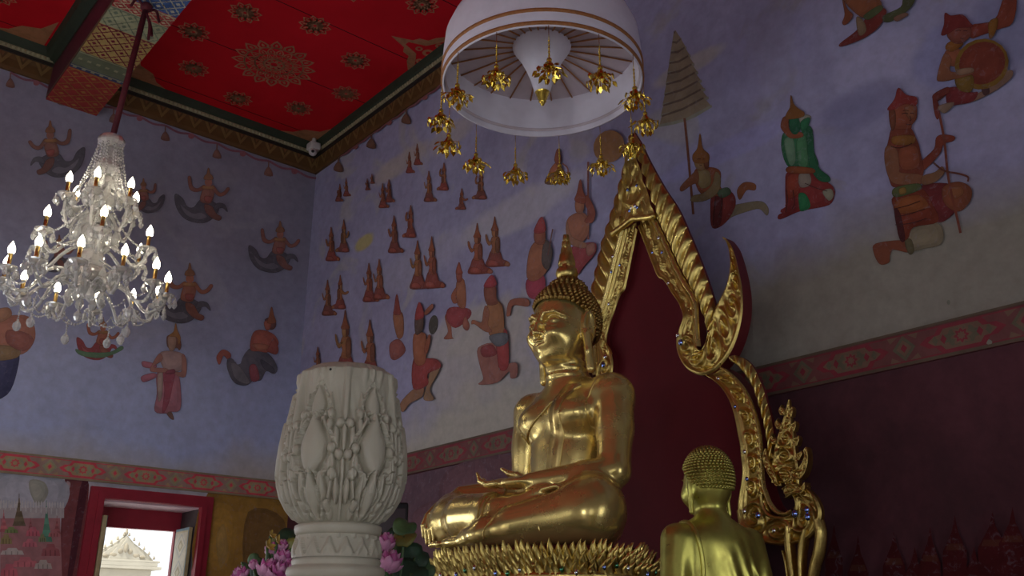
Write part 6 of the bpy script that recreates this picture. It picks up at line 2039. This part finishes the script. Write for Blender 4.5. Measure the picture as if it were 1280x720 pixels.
# outer valance rising to a shouldered crown, inner face and rim
prof = [(RC - .006, .0), (RC + .004, .0), (RC + .006, .10), (RC + .004, .25), (RC - .01, .40), (RC - .05, .50), (RC - .14, .56), (RC - .20, .575)]
mb.lathe(prof, 72, cap=False)
v = []
mb.lathe([(RC - .006, .0), (RC - .012, .2), (RC - .016, .335)], 72, cap=False)
mb.build('valance', M['cloth_white'], can)
mb = MB(); mb.lathe([(RC - .20, .575), (RC - .24, .62), (RC - .24, .80), (.30, .90), (.26, 1.10), (.10, 1.25), (.03, 1.6), (.0, 1.62)], 48, cap=False)
mb.build('upper_tiers', M['cloth_white'], can)
mb = MB()
mb.lathe([(.02, .36), (.36, .355), (RC - .016, .335)], 72, cap=False)
mb.build('lining', M['cloth_under'], can)
for z in (.022, .125):
    mb = MB()
    mb.lathe([(RC + .004, z - .013), (RC + .016, z - .011), (RC + .016, z + .011), (RC + .004, z + .013)], 72, cap=False)
    mb.build('braid', M['orange_braid'], can)
mb = MB(); mb.lathe([(RC - .012, .045), (RC - .022, .05), (RC - .022, .065), (RC - .014, .07)], 72, cap=False)
mb.build('inner_hem', M['cloth_under'], can)
for i in range(26):
    a = 2 * math.pi * i / 26
    mb = MB(); mb.tube([(.16 * math.cos(a), .16 * math.sin(a), .347), (.4 * math.cos(a), .4 * math.sin(a), .345), ((RC - .02) * math.cos(a), (RC - .02) * math.sin(a), .326)], .0065, 5)
    mb.build('rib', M['orange_braid'], can)
mb = MB(); mb.lathe([(.222, .352), (.220, .34), (.205, .315), (.165, .25), (.122, .16), (.092, .08), (.070, .0), (.058, -.045), (.05, -.05)], 40, cap=False)
mb.build('cone_boss', M['cloth_white'], can)
mb = MB()
mb.lathe([(.0, -.165), (.012, -.155), (.020, -.135), (.030, -.125), (.026, -.11), (.038, -.10), (.034, -.085), (.046, -.075), (.042, -.06), (.054, -.05), (.056, -.03), (.0, -.025)], 20, cap=False)
mb.build('gold_finial', M['leaf_gold'], can)
mb = MB(); mb.tube([(0, 0, 1.6), (0, 0, ZC - KZ)], .012, 8); mb.build('hanging_rod', M['rope'], can)
def tassel(rs):
    """little umbrella of gold leaves: list of meshes"""
    mb = MB()
    mb.ball((0, 0, 0), .016, 8, 6); mb.ball((0, 0, -.028), .012, 7, 5)
    mb.lathe([(.006, .0), (.028, -.045), (.034, -.06), (.018, -.058), (.004, -.05)], 10, cap=False)
    for ring, (n, r, z) in enumerate(((6, .040, -.065), (9, .078, -.090), (8, .058, -.110), (5, .03, -.12))):
        for i in range(n):
            a = 2 * math.pi * (i + rs.random() * .5) / n
            c = Vector((r * math.cos(a), r * math.sin(a), z + rs.uniform(-.012, .012)))
            w, h = .026, .040
            Rm = Matrix.Rotation(a, 3, 'Z') @ Matrix.Rotation(rs.uniform(-.9, .5), 3, 'Y') @ Matrix.Rotation(rs.uniform(-.8, .8), 3, 'Z')
            out = [(0, 0, .010), (0, w * .5, -.004), (0, w * .42, -.018), (0, 0, -h), (0, -w * .42, -.018), (0, -w * .5, -.004)]
            fr_ = [c + Rm @ (Vector(p) + Vector((.003, 0, 0))) for p in out]; bk_ = [c + Rm @ (Vector(p) - Vector((.002, 0, 0))) for p in out]
            cc = c + Rm @ Vector((.008, 0, -.012))
            mb.add(fr_ + bk_ + [cc], [(i_, (i_ + 1) % 6, 12) for i_ in range(6)] + [tuple(range(11, 5, -1))] + [(i_, 6 + i_, 6 + (i_ + 1) % 6, (i_ + 1) % 6) for i_ in range(6)])
            mb.tube([(0, 0, -.045), c], .0025, 4)
    return mb
NPD = 13
for i in range(NPD):
    a = 2 * math.pi * (i + .35) / NPD
    drp = .10
    e = empty('pendant', (RC * math.cos(a) * 1.01, RC * math.sin(a) * 1.01, 0)); e.parent = can
    L_ = .27
    c = tassel(rnd).build('leaf_cluster', M['leaf_gold'], e, False); c.location = (0, 0, -L_); c.scale = (1.15, 1.15, 1.0)
    mb = MB(); mb.tube([(0, 0, 0), (0, 0, -L_ * .5)], .003, 4)
    for q in range(10): mb.ball((0, 0, -L_ * .45 - q * L_ * .055), .0065 if q % 2 else .0085, 6, 4)
    mb.build('beaded_string', M['leaf_gold'], e)
# ------------------------------------------------------------------ altar platform and offering table (below the frame)
alt = empty('altar_platform', (4.2, 4.0, 0))
tag(alt, 'stepped dark wooden altar platform carrying both golden statues', 'altar')
mb = MB()
mb.box(2.94 - 4.2, XR - .05 - 4.2, 1.9 - 4.0, 6.9 - 4.0, 0, .42, 0, .02)
mb.box(3.0 - 4.2, XR - .05 - 4.2, 2.0 - 4.0, 6.8 - 4.0, .42, .80, 0, .02)
mb.build('step', M['dark_wood'], alt, False)
mb = MB()
for z, e in ((.40, .19), (.78, .25)):
    mb.box(2.73 + e - 4.2, 2.77 + e - 4.2, 1.9 + e - 4.0, 6.9 - e - 4.0, z - .05, z + .02, 0, .01)
    mb.box(2.73 + e - 4.2, XR - .05 - 4.2, 1.88 + e - 4.0, 1.92 + e - 4.0, z - .05, z + .02, 0, .01)
mb.build('gilt_edge', M['gold_dark'], alt, False)
plf = empty('statue_plinth', (BX - .24, BY, .80))
tag(plf, 'low red and gold plinth between altar platform and leaf-fringed pedestal', 'plinth')
mb = MB(); mb.box(-.66, .66, -.86, .86, 0, .20, 0, .015); mb.build('block', M['red_lacquer'], plf, False)
mb = MB(); mb.box(-.68, -.64, -.88, .88, .14, .19, 0, .008); mb.box(-.68, .68, -.88, -.84, .14, .19, 0, .008); mb.build('gilt_edge', M['gold_dark'], plf, False)

tab = empty('offering_table', (1.82, 3.35, 0))
tag(tab, 'long dark-topped offering table carrying the carved column and the lotus vases', 'table')
mb = MB(); mb.box(-.62, .72, -1.15, 1.15, TZ - .07, TZ, 0, .012); mb.build('tabletop', M['dark_wood'], tab, False)
mb = MB(); mb.box(-.56, .66, -1.09, 1.09, TZ - .20, TZ - .07, 0, .006); mb.build('apron', M['gold_dark'], tab, False)
for x in (-.52, .62):
    for y in (-1.04, 1.04):
        mb = MB(); mb.lathe([(.05, 0), (.055, .04), (.035, .08), (.04, .40), (.055, .6), (.04, .72), (.05, TZ - .2)], 16, (x, y, 0)); mb.build('leg', M['red_lacquer'], tab)

# ------------------------------------------------------------------ lotus arrangements behind the column
M['lotus'] = simple('pink_lotus_petal', (0.50, 0.10, 0.30), 0.5, var=.3, scale=18)
M['lotus_pale'] = simple('pale_pink_petal', (0.66, 0.30, 0.48), 0.5, var=.25, scale=18)
M['leaf'] = simple('green_leaf', (0.075, 0.15, 0.055), 0.5, var=.35, scale=14)
M['leaf_dark'] = simple('dark_green_leaf', (0.02, 0.055, 0.025), 0.5, var=.3, scale=14)
M['leaf_yellow'] = simple('yellow_green_leaf', (0.20, 0.20, 0.045), 0.5, var=.3, scale=14)
M['orchid'] = simple('yellow_orchid_petal', (0.55, 0.36, 0.07), 0.5, var=.3, scale=20)
M['vase'] = simple('white_porcelain', (0.6, 0.58, 0.54), 0.2, var=.05)
def petal_mesh(mb, c, az, tilt, w, h, cup, mi=0, twist=0):
    """curved petal: base at c, leaning outward by tilt from vertical toward az"""
    nu, nv = 7, 5
    Rm = Matrix.Rotation(az, 3, 'Z') @ Matrix.Rotation(tilt, 3, 'Y') @ Matrix.Rotation(twist, 3, 'Z')
    v = []
    for i in range(nu):
        t = i / (nu - 1)
        wd = w * math.sin(math.pi * (.12 + .88 * t) ** .9) ** .75 * (1 if i < nu - 1 else .15)
        for j in range(nv):
            s = j / (nv - 1) * 2 - 1
            v.append(Rm @ Vector((cup * (math.sin(t * 2.6) * .9 - s * s * .7 * math.sin(math.pi * t)), s * wd * .5, h * t)) + Vector(c))
    f = [(i * nv + j, i * nv + j + 1, (i + 1) * nv + j + 1, (i + 1) * nv + j) for i in range(nu - 1) for j in range(nv - 1)]
    mb.add(v, f, mi)
def lotus_bud(c, s, open_, parent, tilt=(0, 0)):
    mb = MB()
    for ring, (n, tl, h) in enumerate(((3, .05, 1.0), (5, .12 + .2 * open_, .98), (6, .22 + .5 * open_, .92), (7, .34 + .85 * open_, .8))):
        for i in range(n):
            petal_mesh(mb, (0, 0, 0), 2 * math.pi * (i + .5 * (ring % 2)) / n + ring, tl, .62 * s, h * s, .22 * s, 1 if ring % 2 else 0)
    mb.ball((0, 0, .02 * s), (.16 * s, .16 * s, .12 * s), 8, 6, 2)
    o = mb.build('lotus_flower', [M['lotus'], M['lotus_pale'], M['leaf']], parent)
    o.location = c; o.rotation_euler = (tilt[0], tilt[1], rnd.uniform(0, 6))
    m = o.modifiers.new('thick', 'SOLIDIFY'); m.thickness = .003
    return o
def round_leaf(c, r, nrm, mat, parent, wav=.12, fold=.25):
    nrm = Vector(nrm).normalized(); t = nrm.orthogonal().normalized(); b = nrm.cross(t)
    v = [Vector(c)]; n = 18
    for k_ in (1, 2, 3):
        for i in range(n):
            a = 2 * math.pi * i / n
            rr_ = r * k_ / 3 * (1 - .25 * math.exp(-((a - math.pi) / .25) ** 2))
            v.append(Vector(c) + (t * math.cos(a) + b * math.sin(a)) * rr_ + nrm * (r * wav * math.sin(3 * a + 1) * (k_ / 3) ** 2 - r * fold * (math.cos(a) * k_ / 3) ** 2))
    f = [(0, 1 + i, 1 + (i + 1) % n) for i in range(n)]
    for k_ in (0, 1):
        for i in range(n): f.append((1 + k_ * n + i, 1 + (k_ + 1) * n + i, 1 + (k_ + 1) * n + (i + 1) % n, 1 + k_ * n + (i + 1) % n))
    mb = MB(); mb.add(v, f)
    o = mb.build('leaf', mat, parent)
    m = o.modifiers.new('thick', 'SOLIDIFY'); m.thickness = .004
    return o
def at_vase(px, py, dist):
    d = ray(px, py); h = math.hypot(d[0], d[1]); t = dist / h
    return Vector((d[0] * t, d[1] * t, CAM_H + d[2] * t))
def arrangement(label, px, dist, items):
    c = at_vase(px, 720, dist)
    e = empty('lotus_arrangement', (c.x, c.y, TZ)); o0 = Vector((c.x, c.y, TZ))
    tag(e, label, 'flowers')
    mb = MB(); mb.lathe([(.055, 0), (.065, .01), (.06, .03), (.085, .14), (.095, .24), (.075, .34), (.05, .42), (.06, .48), (.068, .50), (.058, .50), (.045, .42), (.04, .40)], 28, cap=False)
    mb.lathe([(.0, .002), (.055, 0)], 28, cap=False)
    mb.build('vase', M['vase'], e)
    top = Vector((0, 0, .46))
    for it in items:
        kind, qx, qy, dd, s = it[:5]
        p = at_vase(qx, qy, dist + dd) - o0
        if kind == 'bud': lotus_bud(p, s, it[5], e, (it[6] if len(it) > 6 else 0, it[7] if len(it) > 7 else 0))
        elif kind == 'leaf': round_leaf(p, s, it[6], M[it[5]], e)
        elif kind == 'orchid':
            mb = MB()
            for q in range(5): petal_mesh(mb, (0, 0, 0), 2 * math.pi * q / 5, .9, s * .6, s, .1 * s)
            o = mb.build('orchid_flower', M['orchid'], e); o.location = p; o.rotation_euler = (R(60), 0, R(30))
        mb = MB()
        mid = (top + p) / 2 + Vector((p.x * .1, p.y * .1, .04))
        mb.tube([tuple(q) for q in crom([top + Vector((p.x * .15, p.y * .15, -.02)), mid, p], 6)], .006, 6)
        mb.build('stem', M['leaf'], e)
toc = Vector((-.55, -.83, .1))
arrangement('pink lotus arrangement with green leaves on the table left of the cream column', 338, 4.15, [
    ('bud', 330, 722, -.05, .085, .75, .5, -.3), ('bud', 350, 706, .0, .07, .5, .3, .2), ('bud', 340, 694, .05, .062, .6, .5, -.4), ('bud', 305, 724, -.02, .06, .7, .3, -.6), ('bud', 352, 690, .05, .055, .3), ('bud', 318, 712, .04, .045, .2, .2, -.3),
    ('bud', 296, 726, .03, .045, .4, 0, -.5), ('bud', 362, 716, -.06, .06, .8, .4, .3), ('bud', 345, 722, -.1, .075, .7, .6, 0),
    ('leaf', 368, 690, .05, .062, 'leaf_yellow', toc), ('leaf', 362, 672, .08, .055, 'leaf_dark', toc + Vector((0, 0, .5))), ('leaf', 372, 704, .02, .07, 'leaf', toc), ('leaf', 318, 700, .1, .03, 'leaf', toc), ('leaf', 328, 716, .1, .06, 'leaf_dark', toc),
    ('leaf', 358, 712, .12, .09, 'leaf_dark', toc), ('leaf', 308, 706, .1, .025, 'leaf', (.3, -.6, .8)), ('leaf', 345, 676, .1, .025, 'leaf_yellow', toc),
    ('orchid', 334, 684, .0, .040), ('orchid', 346, 678, .03, .036), ('orchid', 338, 670, .06, .030)])
arrangement('pair of pink lotus blooms with round green leaves right of the cream column', 496, 4.1, [
    ('bud', 478, 690, -.05, .085, .28, .25, -.2), ('bud', 482, 716, -.1, .10, .4, .3, -.3), ('bud', 470, 700, .05, .06, .5),
    ('leaf', 506, 657, .03, .052, 'leaf', (-.4, -.7, .6)), ('leaf', 505, 670, .0, .055, 'leaf_yellow', (-.5, -.5, .7)), ('leaf', 518, 697, .05, .065, 'leaf_dark', toc), ('leaf', 502, 695, .08, .06, 'leaf', toc), ('leaf', 514, 716, .0, .075, 'leaf_dark', (-.4, -.8, .4)),
    ('leaf', 492, 712, .08, .09, 'leaf', toc), ('leaf', 470, 674, .12, .05, 'leaf_dark', toc), ('leaf', 496, 674, .1, .055, 'leaf_dark', toc), ('leaf', 530, 712, .05, .05, 'leaf', toc)])

# ------------------------------------------------------------------ dark loudspeaker on the table behind the flowers
c = at_vase(488, 700, 4.85)
spk = empty('loudspeaker', (c.x, c.y, 0), R(-33))
zt_ = at_vase(505, 630, 4.85).z
tag(spk, 'black tripod loudspeaker half hidden behind the cream column and lotus leaves', 'loudspeaker')
w2 = .078
mb = MB(); mb.box(-w2, w2, -.07, .07, 1.62, zt_, 0, .012); mb.build('cabinet', M['black_plastic'], spk)
mb = MB(); mb.box(-w2 * .85, w2 * .85, -.078, -.068, 1.65, zt_ - .03, 0, .004); mb.build('grille', M['dark_wood'], spk)
mb = MB(); mb.tube([(0, 0, .35), (0, 0, 1.63)], .016, 10); mb.build('pole', M['black_plastic'], spk)
for i in range(3):
    a = 2 * math.pi * i / 3 + .5
    mb = MB(); mb.tube([(0, 0, .62), (.19 * math.cos(a), .19 * math.sin(a), .012)], .011, 8); mb.build('leg', M['black_plastic'], spk)
# ------------------------------------------------------------------ security camera in the ceiling corner
c = on_z(392, 183, 7.93)
scm = empty('security_camera', (c.x, c.y, 7.90))
tag(scm, 'small white security camera fixed in the ceiling corner', 'security camera')
mb = MB(); mb.box(-.075, .075, -.075, .075, -.03, .075, 0, .02); mb.build('housing', M['white_plastic'], scm)
mb = MB(); mb.tube([(0, 0, .07), (.0, 0, .15)], .03, 10); mb.build('mount', M['white_plastic'], scm)
mb = MB(); mb.ball((-.02, -.03, -.075), .058, 16, 12); mb.build('dome', M['white_plastic'], scm)
mb = MB(); d = Vector((-.45, -.85, -.35)).normalized(); p = Vector((-.02, -.03, -.075)) + d * .045
mb.tube([p, p + d * .022], [.032, .028], 14); mb.build('lens_ring', M['white_plastic'], scm)
mb = MB(); mb.tube([p + d * .018, p + d * .026], [.022, .020], 14); mb.build('lens', M['black_plastic'], scm)
# ------------------------------------------------------------------ daylight through the openings
world = bpy.data.worlds.new('sky')
SC.world = world
world.use_nodes = True
bg = world.node_tree.nodes['Background']
bg.inputs[0].default_value = (0.92, 0.96, 1.0, 1)
bg.inputs[1].default_value = 1.5
LK = 1.0
def day(name, loc, rot, sx, sy, watt, col=(0.9, 0.95, 1.0), portal=False):
    d = bpy.data.lights.new(name, 'AREA')
    d.shape = 'RECTANGLE'; d.size = sx; d.size_y = sy
    d.energy = watt * LK; d.color = col
    o = bpy.data.objects.new(name, d); COL.objects.link(o)
    o.location = loc; o.rotation_euler = rot
    if portal: d.cycles.is_portal = True
    return o
for a, b, z0, z1 in LEFT_OPEN:
    day('portal', ((a + b) / 2, YL + WT - .02, (z0 + z1) / 2), (R(-90), 0, 0), b - a, z1 - z0, 1, portal=True)
for a, b, z0, z1 in NEAR_OPEN:
    day('portal', ((a + b) / 2, YN - WT + .02, (z0 + z1) / 2), (R(90), 0, 0), b - a, z1 - z0, 1, portal=True)
for a, b, z0, z1 in BACK_OPEN:
    day('portal', (XB - WT + .02, (a + b) / 2, (z0 + z1) / 2), (0, R(-90), 0), z1 - z0, b - a, 1, portal=True)
for a, b, z0, z1 in LEFT_OPEN[1:]:
    day('window_daylight', ((a + b) / 2, YL + .3, (z0 + z1) / 2), (R(-90), 0, 0), b - a, z1 - z0, 78)
for (a, b, z0, z1), w in zip(NEAR_OPEN, (22, 12, 138, 138)):
    day('window_daylight', ((a + b) / 2, YN - .3, (z0 + z1) / 2), (R(90), 0, 0), b - a, z1 - z0, w)
for (a, b, z0, z1), w in zip(BACK_OPEN, (22, 15, 30)):
    day('door_daylight', (XB - .3, (a + b) / 2, (z0 + z1) / 2), (0, R(-90), 0), z1 - z0, b - a, w)
# high hazy sun over the courtyard
sd = bpy.data.lights.new('sun', 'SUN'); sd.energy = 8.5; sd.angle = R(8); sd.color = (1, .97, .9)
so = bpy.data.objects.new('sun', sd); COL.objects.link(so)
so.rotation_euler = Vector((.5, .24, -1)).to_track_quat('-Z', 'Y').to_euler()
SC.view_settings.exposure = -0.3
